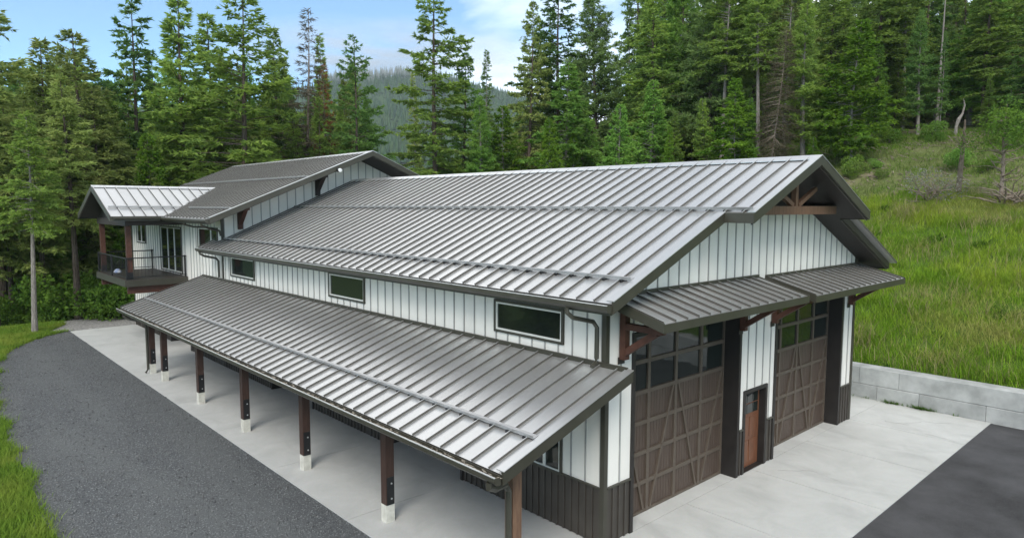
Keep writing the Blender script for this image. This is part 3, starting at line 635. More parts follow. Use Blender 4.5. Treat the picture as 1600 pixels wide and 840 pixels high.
for i, y in enumerate(posts):
    x = -2.51; s = .10; zt = zl(-2.51)-.42
    p = MB().box(x-s, x+s, y-s, y+s, .42, zt).build('porch_post', M['timber'] if i == 0 else M['post'], gar)
    if i == 0: p['label'] = 'lighter brown post at the near porch corner'
    MB().prism([(x-s-.002, y-s-.002, 0), (x+s+.002, y-s-.002, 0), (x+s+.002, y+s+.002, 0), (x-s-.002, y+s+.002, 0)], (0, 0, .03), (0, 0, .42)).build('post_base', M['pier'], p)
    mb = MB(); mb.box(x-.085, x+.085, y-s-.012, y-s-.002, .42, 1.02); mb.box(x-.085, x+.085, y+s+.002, y+s+.012, .42, 1.02); mb.build('steel_plate', M['steel'], p)
    for z in (.55, .88):
        MB().tube([(x+.02, y-s-.014, z), (x+.02, y-s-.026, z)], .02, 6).build('bolt', M['bolt'], p)
# downspouts
def downspout(parent, path, r=.045): return MB().tube(path, r, 8).build('downspout', M['bronze'], parent)
downspout(gar, [(-.77, .30, 4.84), (-.77, .30, 4.72), (-.66, .26, 4.62), (-.18, .17, 4.50), (-.09, .15, 4.38), (-.09, .15, 3.78), (-.14, .13, 3.70), (-.28, .10, 3.66)])
downspout(gar, [(-.77, LN+.45, 4.84), (-.77, LN+.45, 4.74), (-.60, LN+.42, 4.64), (-.2, LN+.3, 4.54), (-.1, LN+.3, 4.42), (-.1, LN+.3, 3.75)])
downspout(gar, [(PX-.09, -.45, PZ-.15), (PX-.09, -.45, PZ-.24), (PX+.1, -.38, PZ-.34), (-2.78, -.22, PZ-.42), (-2.69, -.2, PZ-.55), (-2.69, -.2, .12), (-2.74, -.22, .06)], .055)
downspout(gar, [(PX-.09, 21.6, PZ-.15), (PX-.09, 21.6, PZ-.25), (PX+.1, 21.4, PZ-.37), (-2.78, 21.05, PZ-.42), (-2.68, 21.0, PZ-.6), (-2.68, 21.0, .22), (-2.78, 21.0, .08)])

# ------------------------------------------------------------------ house behind
hou = empty('house', (6, 27, 0)); tag(hou, 'taller white house block with balcony joined to the far end of garage', 'house')
HY0, HY1 = 19.95, 33.6
HZ, HR, HX = 6.16, 9.03, -1.05
KH = (HR-HZ)/(6-HX); zh = lambda x: HZ+KH*(min(x, 12-x)-HX)
hdo = (24.35, 27.3, 2.35)
core = MB(); core.box(.02, .5, HY0+.02, hdo[0], 0, zh(0)-.2); core.box(.02, .5, hdo[1], HY1, 0, zh(0)-.2); core.box(.02, .5, hdo[0], hdo[1], hdo[2], zh(0)-.2)
hside = core.build('side_wall', M['interior'], hou)
core = MB(); core.prism([(.02, 0, 4), (11.98, 0, 4), (11.98, 0, zh(0)-.2), (6, 0, HR-.25), (.02, 0, zh(0)-.2)], (0, HY0+.02, 0), (0, HY0+.3, 0))
hfront = core.build('gable_wall', M['interior'], hou)
MB().prism([(.02, 0, 0), (11.98, 0, 0), (11.98, 0, zh(0)-.2), (6, 0, HR-.25), (.02, 0, zh(0)-.2)], (0, HY1-.3, 0), (0, HY1, 0)).build('rear_wall', M['white'], hou)
MB().box(11.6, 11.98, HY0+.3, HY1-.3, 0, zh(0)-.2).build('rear_side_wall', M['white'], hou)
mkHF = lambda u, d, z: (u, HY0+.02-d, z)
wall_pieces(hfront, mkHF, .07, 11.93, 4.6, lambda x: zh(x)-.15, [], M['white'], M['seam'], .385)
hw = [(20.5, 22.8, 4.76, 5.70), (31.0, 32.55, 4.72, 5.72)]
sl_d = (25.15, 28.3, 3.56, 5.62)
opH = [(a-.06, b+.06, c-.06, d-.0+.06) for a, b, c, d in hw]+[(sl_d[0]-.06, sl_d[1]+.06, sl_d[2]-.06, sl_d[3]+.06), (hdo[0]-.07, hdo[1]+.07, 0, hdo[2]+.07)]
wall_pieces(hside, mkS, HY0+.07, HY1-.05, ZW+.04, lambda y: zh(0)-.15, opH, M['white'], M['seam'], .385)
wall_pieces(hside, mkS, HY0+.07, HY1-.05, .05, lambda y: ZW, opH, M['wains'], M['wains'], .19, rib=.03, ribw=.045, pname='wainscot_panel')
MB().box(-.035, .07, HY0-.035, HY0+.07, 3.7, zh(0)-.17).build('corner_trim', M['bronze'], hou); MB().box(-.035, .07, HY1-.05, HY1+.03, .03, zh(0)-.17).build('corner_trim', M['bronze'], hou)
for k, (a, b, c, d_) in enumerate(hw): window(hou, mkS, a, b, c, d_, mull=(a+.75, ) if k == 0 else ((a+b)/2,))
window(hou, mkS, *sl_d, mull=(26.2, 27.2), name='sliding_door')
t = MB(); t.box(-.03, .42, hdo[0]-.07, hdo[0]+.02, .036, hdo[2]+.06); t.box(-.03, .42, hdo[1]-.02, hdo[1]+.07, .036, hdo[2]+.06); t.box(-.03, .42, hdo[0]+.02, hdo[1]-.02, hdo[2]-.02, hdo[2]+.06); t.build('door_jamb', M['jamb'], hou)
overhead_door(hou, mkSd, hdo[0]+.02, hdo[1]-.02, hdo[2]-.02, 4, 3, 1, .40, False)
# ground floor side door beside the garage
dd = MB().box(-.012, .018, 19.98, 21.0, .05, 2.1).build('side_door', M['jamb'], hou)
MB().box(-.03, -.013, 20.15, 20.83, .3, 1.0).build('panel', M['steel'], dd); MB().box(-.03, -.013, 20.15, 20.83, 1.1, 1.95).build('pane', M['glass'], dd)
# house roof
RY0, RY1 = 18.25, 34.4
mb = MB()
mb.prism([(HX, 0, HZ), (6, 0, HR), (6, 0, HR-TH), (HX, 0, HZ-TH)], (0, RY0+.02, 0), (0, RY1-.02, 0)); mb.prism([(12-HX, 0, HZ), (6.001, 0, HR), (6.001, 0, HR-TH), (12-HX, 0, HZ-TH)], (0, RY0+.02, 0), (0, RY1-.02, 0))
hroof = mb.build('house_roof', M['soffit'], hou)
angH = math.atan(KH); slh = math.hypot(6-HX, HR-HZ)
lay_panels(hroof, (HX, RY1, HZ), (0, -1, 0), (math.cos(angH), 0, math.sin(angH)), RY1-RY0, lambda k, u: (0, slh-.03), M['roof'])
lay_panels(hroof, (12-HX, RY0, HZ), (0, 1, 0), (-math.cos(angH), 0, math.sin(angH)), RY1-RY0, lambda k, u: (0, slh-.03), M['roof'])
MB().prism([(5.8, 0, HR-.2*KH+.05), (6, 0, HR+.06), (6.2, 0, HR-.2*KH+.05), (6.2, 0, HR-.2*KH+.035), (6, 0, HR+.04), (5.8, 0, HR-.2*KH+.035)], (0, RY0-.03, 0), (0, RY1, 0)).build('ridge_cap', M['roof'], hroof)
t = MB(); rake(t, HX, 6, zh, RY0+.02, parent=hroof); t.build('rake_trim', M['bronze'], hroof)
t = MB(); rake(t, HX, 5.999, zh, RY0+.02, mirror=True, parent=hroof); t.build('rake_trim', M['bronze'], hroof)
t = MB(); t.prism([(HX, 0, HZ+.04), (6, 0, HR+.04), (6, 0, HR-.2), (HX, 0, HZ-.2)], (0, RY1-.019, 0), (0, RY1+.025, 0)); t.build('rake_trim', M['bronze'], hroof)
t = MB(); t.box(HX-.03, HX-.001, RY0+.03, RY1-.03, HZ-.2, HZ-.012); t.build('fascia', M['bronze'], hroof)
BYC, BH, BX = 27.0, 3.15, -3.12                          # balcony roof: ridge line y, half width, outer end x
gutter(hroof, HX-.032, HZ-.135, RY0+.02, BYC-BH-.05); 
snow_rail(hroof, -.15, RY0+.2, 23.2, zh, angH); snow_rail(hroof, 3.05, RY0+.2, RY1-.2, zh, angH)
for x in (.70, 4.15):                                    # timber knee brackets under the rake
    zt = zh(x)-.22
    mb = MB(); mb.beam((x, HY0-.10, zt-.95), (x, HY0-.10, zt), .17, .15, (0, 1, 0)); mb.prism([(x-.08, HY0-.18, zt-.75), (x-.08, HY0-.18, zt), (x-.08, HY0-.95, zt), (x-.08, HY0-.95, zt-.16), (x-.08, HY0-.75, zt-.18)], (0, 0, 0), (.16, 0, 0))
    mb.build('bracket', M['redtimber'] if x < 1 else M['darktimber'], hou)
# flood light on the upper bracket
fl = MB().box(4.2, 4.34, RY0-.09, RY0-.03, zh(4.2)-.20, zh(4.2)-.06).build('flood_light', M['steel'], hou)
for dx in (.02,):
    mb = MB(); mb.tube([(4.27+dx, RY0-.10, zh(4.2)-.10), (4.27+dx, RY0-.17, zh(4.2)-.12), (4.27+dx, RY0-.22, zh(4.2)-.14)], [.04, .075, .08], 10); mb.build('lamp_head', M['white_plastic'], fl)
downspout(hou, [(HX-.09, 18.9, HZ-.14), (HX-.09, 18.9, HZ-.25), (HX+.3, 19.2, HZ-.38), (-.18, 19.75, HZ-.5), (-.1, 19.85, HZ-.65), (-.1, 19.85, 5.45)])
downspout(hou, [(HX-.09, 21.0, HZ-.14), (HX-.09, 21.0, HZ-.25), (HX+.3, 21.1, HZ-.36), (-.18, 21.1, HZ-.38)], .035)
# balcony cross gable roof
BZ, BR = 6.20, 7.50
KB = (BR-BZ)/BH; angB = math.atan(KB); slb = math.hypot(BH, BR-BZ); xin = (BR-HZ)/KH+HX
mb = MB()
for sg in (-1, 1): mb.prism([(0, BYC+sg*BH, BZ), (0, BYC+sg*.0005, BR), (0, BYC+sg*.0005, BR-.14), (0, BYC+sg*BH, BZ-.14)], (BX+.02, 0, 0), (HX-.06, 0, 0))
mb.prism([(HX-.05, BYC-BH, BZ-.02), (HX-.05, BYC, BR-.005), (HX-.05, BYC+BH, BZ-.02), (HX-.05, BYC+BH, BZ-.1), (HX-.05, BYC, BR-.14), (HX-.05, BYC-BH, BZ-.1)], (0, 0, 0), (.02, 0, 0))
broof = mb.build('balcony_roof', M['soffit'], hou)
def vstart(u, x0, sgn):
    x = x0+sgn*u
    if x < HX: return 0
    return (zh(x)-BZ+.02)/KB/math.cos(angB)
def lenB(u):
    x = BX+u; v0 = 0 if x < HX+.05 else max(0, (zh(x)-BZ)/math.sin(angB)-.45)
    return (v0, slb-.02) if v0 < slb-.1 else None
lay_panels(broof, (BX, BYC-BH, BZ), (1, 0, 0), (0, math.cos(angB), math.sin(angB)), xin-BX, lambda k, u: lenB(u), M['roof'], .45)
lay_panels(broof, (xin, BYC+BH, BZ), (-1, 0, 0), (0, -math.cos(angB), math.sin(angB)), xin-BX, lambda k, u: lenB(xin-BX-u), M['roof'], .45)
MB().prism([(0, BYC-.18, BR-.18*KB+.05), (0, BYC, BR+.06), (0, BYC+.18, BR-.18*KB+.05), (0, BYC+.18, BR-.18*KB+.036), (0, BYC, BR+.045), (0, BYC-.18, BR-.18*KB+.036)], (BX-.03, 0, 0), (xin, 0, 0)).build('ridge_cap', M['gutterwhite'], broof)
for sg in (-1, 1):
    t = MB(); t.prism([(0, BYC+sg*BH, BZ+.05), (0, BYC+sg*.001, BR+.05), (0, BYC+sg*.001, BR-.2), (0, BYC+sg*BH, BZ-.2)], (BX-.03, 0, 0), (BX+.018, 0, 0)); t.build('rake_trim', M['bronze'], broof)
MB().box(BX+.02, HX-.05, BYC-BH-.03, BYC-BH-.001, BZ-.19, BZ-.01).build('fascia', M['bronze'], broof); MB().box(BX+.02, HX-.05, BYC+BH+.001, BYC+BH+.03, BZ-.19, BZ-.01).build('fascia', M['bronze'], broof)
mb = MB(); mb.prism([(0, BYC-BH-.04, BZ-.13), (0, BYC-BH-.15, BZ-.09), (0, BYC-BH-.15, BZ-.01), (0, BYC-BH-.04, BZ-.01)], (BX+.1, 0, 0), (HX-.02, 0, 0)); mb.build('gutter', M['bronze'], broof)
c, s = math.cos(angB), math.sin(angB)
vr = .88/c; mb = MB(); yv, zv = BYC-BH+vr*c-.05*s, BZ+vr*s+.05*c
mb.prism([(0, yv-.06*c, zv-.06*s), (0, yv+.06*c, zv+.06*s), (0, yv+.06*c-.012*s, zv+.06*s+.012*c), (0, yv-.06*c-.05*s, zv-.06*s+.05*c)], (BX+.12, 0, 0), (-.15, 0, 0)); mb.build('snow_rail', M['railmetal'], broof)
# gable end: collar beam and boarded tympanum set back
MB().box(-2.46, -2.30, BYC-2.6, BYC+2.6, BZ-.42, BZ-.13).build('collar_beam', M['darktimber'], broof)
MB().prism([(-2.36, BYC-2.75, BZ-.13), (-2.36, BYC+2.75, BZ-.13), (-2.36, BYC, BR-.16)], (0, 0, 0), (.05, 0, 0)).build('gable_infill', M['soffit'], broof)
for sg in (-1, 1): MB().box(-2.45, 0, BYC+sg*2.55-.08, BYC+sg*2.55+.08, BZ-.40, BZ-.15).build('roof_beam', M['darktimber'], broof)
# balcony deck
DX, DY0, DY1, DZ = -2.55, 24.4, 29.75, 3.46
deck = MB().box(DX+.04, -.03, DY0+.04, DY1-.04, DZ-.28, DZ-.035).build('balcony_deck', M['bronze'], hou)
x = DX
while x < -.05:
    MB().box(x, min(x+.138, -.02), DY0, DY1, DZ-.03, DZ).build('deck_board', M['wains'], deck); x += .143
t = MB(); t.box(DX-.02, DX+.035, DY0-.02, DY1+.02, DZ-.30, DZ-.032); t.box(DX+.036, -.02, DY0-.02, DY0+.035, DZ-.30, DZ-.032); t.box(DX+.036, -.02, DY1-.035, DY1+.02, DZ-.30, DZ-.032); t.build('fascia', M['bronze'], deck)
MB().box(DX+.12, -.03, DY0+.15, DY0+.33, DZ-.62, DZ-.285).build('deck_beam', M['redtimber'], deck)
MB().box(DX+.12, -.03, DY1-.45, DY1-.27, DZ-.62, DZ-.285).build('deck_beam', M['redtimber'], deck)
for y in (DY0+.24, DY1-.36):
    p = MB().box(DX+.14, DX+.34, y-.10, y+.10, DZ+.02, BZ-.42).build('balcony_post', M['redtimber'], hou)
    MB().box(DX+.13, DX+.35, y-.112, y-.102, DZ+.02, DZ+.32).build('steel_plate', M['steel'], p)
rl = MB().box(DX+.06, DX+.11, DY0+.1, DY1-.1, DZ+.90, DZ+.95); rl.box(DX+.06, -.03, DY0+.07, DY0+.12, DZ+.90, DZ+.95); rl.box(DX+.06, -.03, DY1-.12, DY1-.07, DZ+.90, DZ+.95)
rl.box(DX+.07, DX+.10, DY0+.1, DY1-.1, DZ+.08, DZ+.11); rl.box(DX+.07, -.03, DY0+.08, DY0+.11, DZ+.08, DZ+.11); rl.box(DX+.07, -.03, DY1-.11, DY1-.08, DZ+.08, DZ+.11)
rail = rl.build('railing', M['steel'], hou)
for x, y in ((DX+.085, DY0+.095), (DX+.085, 27.1), (DX+.085, DY1-.095), (-.09, DY0+.095), (-.09, DY1-.095)): MB().box(x-.03, x+.03, y-.03, y+.03, DZ+.001, DZ+.97).build('railing_post', M['steel'], rail)
k = 0
for i in range(1, 36):
    y = DY0+.1+i*.146; MB().box(DX+.08, DX+.092, y-.004, y+.004, DZ+.11, DZ+.90).build('baluster', M['steel'], rail)
for yy in (DY0+.095, DY1-.095):
    for i in range(1, 17):
        x = DX+.1+i*.143; MB().box(x-.004, x+.004, yy-.004, yy+.004, DZ+.11, DZ+.90).build('baluster', M['steel'], rail)
# bundle lying on the balcony
mb = MB(); r = random.Random(2); n = 10
for i in range(5):
    ph = i/4*math.pi/2*.98
    for k in range(n):
        th = 2*math.pi*k/n; rr = math.cos(ph)*(1+r.uniform(-.12, .12)); mb.v.append((-1.9+.16*rr*math.cos(th), 28.6+.26*rr*math.sin(th), DZ+.004+.17*math.sin(ph)))
for i in range(4):
    for k in range(n): mb.f.append((i*n+k, i*n+(k+1) % n, (i+1)*n+(k+1) % n, (i+1)*n+k))
mb.f.append(tuple(range(4*n, 5*n)))
tag(mb.build('cloth_bundle', M['cloth'], None, True), 'small blue and white bundle lying on the balcony deck', 'bundle')

# ------------------------------------------------------------------ trees
def dirs(az, el): return np.stack([np.cos(az)*np.cos(el), np.sin(az)*np.cos(el), np.sin(el)], -1)
def nrm(a): return a/np.maximum(np.linalg.norm(a, axis=-1, keepdims=True), 1e-6)
def limbs_mesh(trunk_pts, trunk_r, A, B, C_, r0, n=9):
    """trunk tube + a three sided tapering tube for every limb (A base, B middle, C_ tip)"""
    mb = MB(); mb.tube(trunk_pts, trunk_r, n, True)
    v0 = np.array(mb.v, float); faces = list(mb.f)
    m_ = len(A)
    ang = np.array([0, 2.094, 4.189]); d = nrm(C_-A); u = nrm(np.cross(d, [0.1, .2, 1.])); w_ = np.cross(d, u)
    ring = (u[:, None, :]*np.cos(ang)[None, :, None]+w_[:, None, :]*np.sin(ang)[None, :, None])
    V = np.concatenate([A[:, None]+ring*r0[:, None, None], B[:, None]+ring*(r0*.55)[:, None, None], C_[:, None]], 1).reshape(-1, 3)
    b = len(v0)+np.arange(m_)*7
    for k in range(m_):
        o = b[k]
        for i in range(3):
            j = (i+1) % 3; faces.append((o+i, o+j, o+3+j, o+3+i)); faces.append((o+3+i, o+3+j, o+6))
    me = bpy.data.meshes.new('trunk'); me.from_pydata(np.concatenate([v0, V]).tolist(), [], [tuple(int(i) for i in f) for f in faces]); me.update()
    return me
def conifer(seed, H=24., R=3.3, cb=.08, nwh=46, nb=5, el0=-.2, el1=.8, droop=.2, nbl=16, ns=12, sl_=.36, sw=.115, pw=.8, gaps=.12, trunk_r=.26, bend=.25, tuft=False, top_sparse=0., dead=0., lp=.55, lean=0.):
    """conifer of height H: returns (wood mesh, crown mesh). Whorls of limbs, side twigs on each limb, needle sprays on each twig"""
    g = np.random.default_rng(seed)
    tz = np.linspace(0, H, 12); ph = g.uniform(0, 6.28, 2)
    bx = lambda z: bend*np.sin(z/H*3.+ph[0])-bend*math.sin(ph[0])+lean*z; by = lambda z: bend*np.sin(z/H*2.3+ph[1])-bend*math.sin(ph[1])
    t = np.repeat(np.linspace(cb, .988, nwh)**.95, nb)+g.normal(0, .006, nwh*nb); t = np.clip(t, cb*.8, .995)
    keep = g.random(len(t)) > gaps+top_sparse*np.clip((t-.55)/.45, 0, 1); t = t[keep]
    rel = np.clip((t-cb)/(1-cb), 0, 1)
    az = g.uniform(0, 2*np.pi, len(t))
    sect = 1+.22*np.sin(az*2+g.uniform(0, 6))+.15*np.sin(az*3+t*9)
    Ln = R*np.power(1-rel, pw)*np.minimum(1, lp+rel*2.6)*g.uniform(.55, 1.15, len(t))*sect+.12
    el = el0+(el1-el0)*rel**1.3+g.normal(0, .12, len(t))
    base = np.stack([bx(t*H), by(t*H), t*H], -1); d0 = dirs(az, el)
    def pos(i, s):
        p = base[i]+d0[i]*(Ln[i]*s)[:, None]; p[:, 2] += -droop*Ln[i]*s**2*(1-rel[i]*.6)+.05*Ln[i]*s**3; return p
    ib = np.arange(len(t))
    A = base; B = pos(ib, np.full(len(t), .5)); C_ = pos(ib, np.full(len(t), 1.))
    wood = limbs_mesh([(float(bx(z)), float(by(z)), float(z)-.4*(i == 0)) for i, z in enumerate(tz)], [max(.02, trunk_r*(1-(z/H))**.85*(1.25 if i == 0 else 1)) for i, z in enumerate(tz)], A, B, C_, np.clip(Ln*.016, .012, .06))
    # twigs
    cnt = np.maximum(3, (nbl*np.clip(Ln/(.6*R), .25, 1.4)).astype(int)); cnt = np.where(g.random(len(cnt)) < dead, 0, cnt)
    i2 = np.repeat(ib, cnt); s = g.random(len(i2))**.55*.9+.1
    P = pos(i2, s); side = np.where(g.random(len(i2)) < .5, -1., 1.)
    aa = az[i2]+side*g.normal(.85, .25, len(i2)); lb = np.clip(.40*Ln[i2]*(1.05-s)+.22, .18, 1.3)*g.uniform(.6, 1.15, len(i2))
    db = dirs(aa, el[i2]*.5-.18+g.normal(0, .22, len(i2)))
    k3 = np.maximum(2, (ns*np.clip(lb/.55, .5, 1.6)).astype(int)); i3 = np.repeat(np.arange(len(i2)), k3)
    r = g.random(len(i3))
    p = P[i3]+db[i3]*(lb[i3]*r)[:, None]; p[:, 2] -= .12*lb[i3]*r**2
    if tuft: d = nrm(db[i3]*.5+g.normal(0, .75, (len(i3), 3))+np.array([0, 0, .25]))
    else: d = nrm(db[i3]+g.normal(0, .42, (len(i3), 3))+np.array([0, 0, -.12]))
    ln = sl_*g.uniform(.55, 1.25, len(i3)); wd = sw*g.uniform(.6, 1.3, len(i3))
    sd = nrm(np.cross(d, np.array([0, 0, 1.])+g.normal(0, .9, (len(i3), 3))))
    v = np.stack([p-d*(ln*.15)[:, None], p+d*(ln*.4)[:, None]+sd*wd[:, None]*.5, p+d*ln[:, None], p+d*(ln*.35)[:, None]-sd*wd[:, None]*.5], 1).reshape(-1, 3)
    n = len(i3); q = (np.arange(n)*4)[:, None]+np.array([0, 1, 2, 3])
    return wood, np_mesh('crown', v, q, None, True)
PROTO = {}
def proto(name, wood_mat, leaf_mat, **kw):
    wd, cr = conifer(**kw); wd.materials.append(wood_mat); cr.materials.append(leaf_mat); PROTO[name] = (wd, cr, kw.get('H', 24.))
proto('fir1', M['bark'], M['fir'], seed=1, H=24, R=4.3, lp=.75, cb=.06, nwh=52, nb=6)
proto('fir2', M['bark'], M['fir'], seed=2, H=24, R=4.9, lp=.7, cb=.10, nwh=48, nb=6, gaps=.2, droop=.28, pw=.72)
proto('fir3', M['bark'], M['fir'], seed=13, H=24, R=4.0, lp=.7, cb=.08, nwh=50, nb=6, gaps=.18, pw=.72, el0=-.35)
proto('open1', M['bark'], M['fir'], seed=3, H=26, R=4.0, cb=.14, nwh=34, nb=5, gaps=.2, droop=.1, nbl=19, ns=14, el0=-.15, el1=.55, pw=.62, bend=.35)
proto('open2', M['bark'], M['fir'], seed=4, H=26, R=4.6, cb=.16, nwh=34, nb=5, gaps=.25, droop=.18, nbl=19, ns=14, pw=.64, el0=-.1, el1=.6)
proto('pine1', M['bark'], M['bluefir'], seed=5, H=24, R=3.8, cb=.12, nwh=48, nb=6, lp=.8, tuft=True, sl_=.42, sw=.09, ns=14, nbl=14, el0=.05, el1=.9, droop=.05, pw=.6)
proto('pine2', M['greybark'], M['larch'], seed=6, H=20, R=2.9, cb=.18, nwh=40, nb=6, tuft=True, sl_=.38, sw=.085, ns=13, nbl=13, el0=0., el1=.9, droop=.08, pw=.65)
proto('young1', M['greybark'], M['bright'], seed=7, H=12, R=2.6, cb=.10, nwh=36, nb=6, sl_=.30, sw=.11, nbl=15, ns=12, trunk_r=.10, el0=0., el1=.85, droop=.12)
proto('young2', M['greybark'], M['bright'], seed=8, H=12, R=2.7, cb=.22, nwh=26, nb=6, sl_=.30, sw=.11, nbl=15, ns=12, trunk_r=.09, el0=.1, el1=.9, droop=.2, gaps=.2)
proto('high1', M['greybark'], M['fir'], seed=9, H=27, R=3.6, cb=.48, nwh=30, nb=6, trunk_r=.27, pw=.6, gaps=.15, lp=.8)
proto('high2', M['bark'], M['olive'], seed=10, H=26, R=3.5, cb=.40, nwh=34, nb=6, trunk_r=.30, pw=.65, gaps=.15, lp=.7, droop=.3)
proto('thin1', M['greybark'], M['dark'], seed=11, H=24, R=2.0, cb=.18, nwh=46, nb=5, gaps=.2, nbl=10, trunk_r=.16)
proto('dead1', M['deadtwig'], M['brown'], seed=12, H=22, R=3.2, cb=.08, nwh=56, nb=6, nbl=14, ns=8, sl_=.34, sw=.05, trunk_r=.16, dead=.05, top_sparse=.45, pw=.95, el0=-.25, el1=.5)
proto('dead2', M['deadtwig'], M['brown'], seed=14, H=14, R=2.2, cb=.18, nwh=54, nb=6, nbl=16, ns=7, sl_=.42, sw=.022, trunk_r=.10, dead=.1, pw=.6, el0=-.3, el1=.4, droop=.25, lean=.06)
proto('snag', M['greybark'], M['brown'], seed=15, H=22, R=.8, cb=.6, nwh=16, nb=2, nbl=3, ns=3, trunk_r=.22, dead=.8, bend=.1)

def heading(px):
    d = AX[0]*(px-800)/FPX+AX[2]; d = np.array([d[0], d[1]]); return d/np.linalg.norm(d)
def spot(px, dist):
    h = heading(px); return CAM[0]+h[0]*dist, CAM[1]+h[1]*dist
def ztop(px, py, dist):
    d = AX[0]*(px-800)/FPX+AX[1]*(420-py)/FPX+AX[2]; return CAM[2]+d[2]/math.hypot(d[0], d[1])*dist
rt = random.Random(77)
def LOOK_(l): return {'fir': 'green', 'dark': 'dark', 'olive': 'olive'}[l]
def tree(kind, x, y, H, label, group=None, leaf=None, wide=1., name='conifer_tree', cat='tree', tilt=0.):
    wd, cr, h0 = PROTO[kind]; s = H/h0; z = float(terrain(x, y))
    o = empty(name, (x, y, z-.05), rt.uniform(0, 6.28), (s*wide, s*wide, s)); o.rotation_euler.x = tilt
    for nm, me in (('trunk', wd), ('crown', cr)):
        c = bpy.data.objects.new(nm, me); COL.objects.link(c); c.parent = o
        if nm == 'crown' and leaf: c.material_slots[0].link = 'OBJECT'; c.material_slots[0].material = M[leaf]
    return tag(o, label, cat, group)
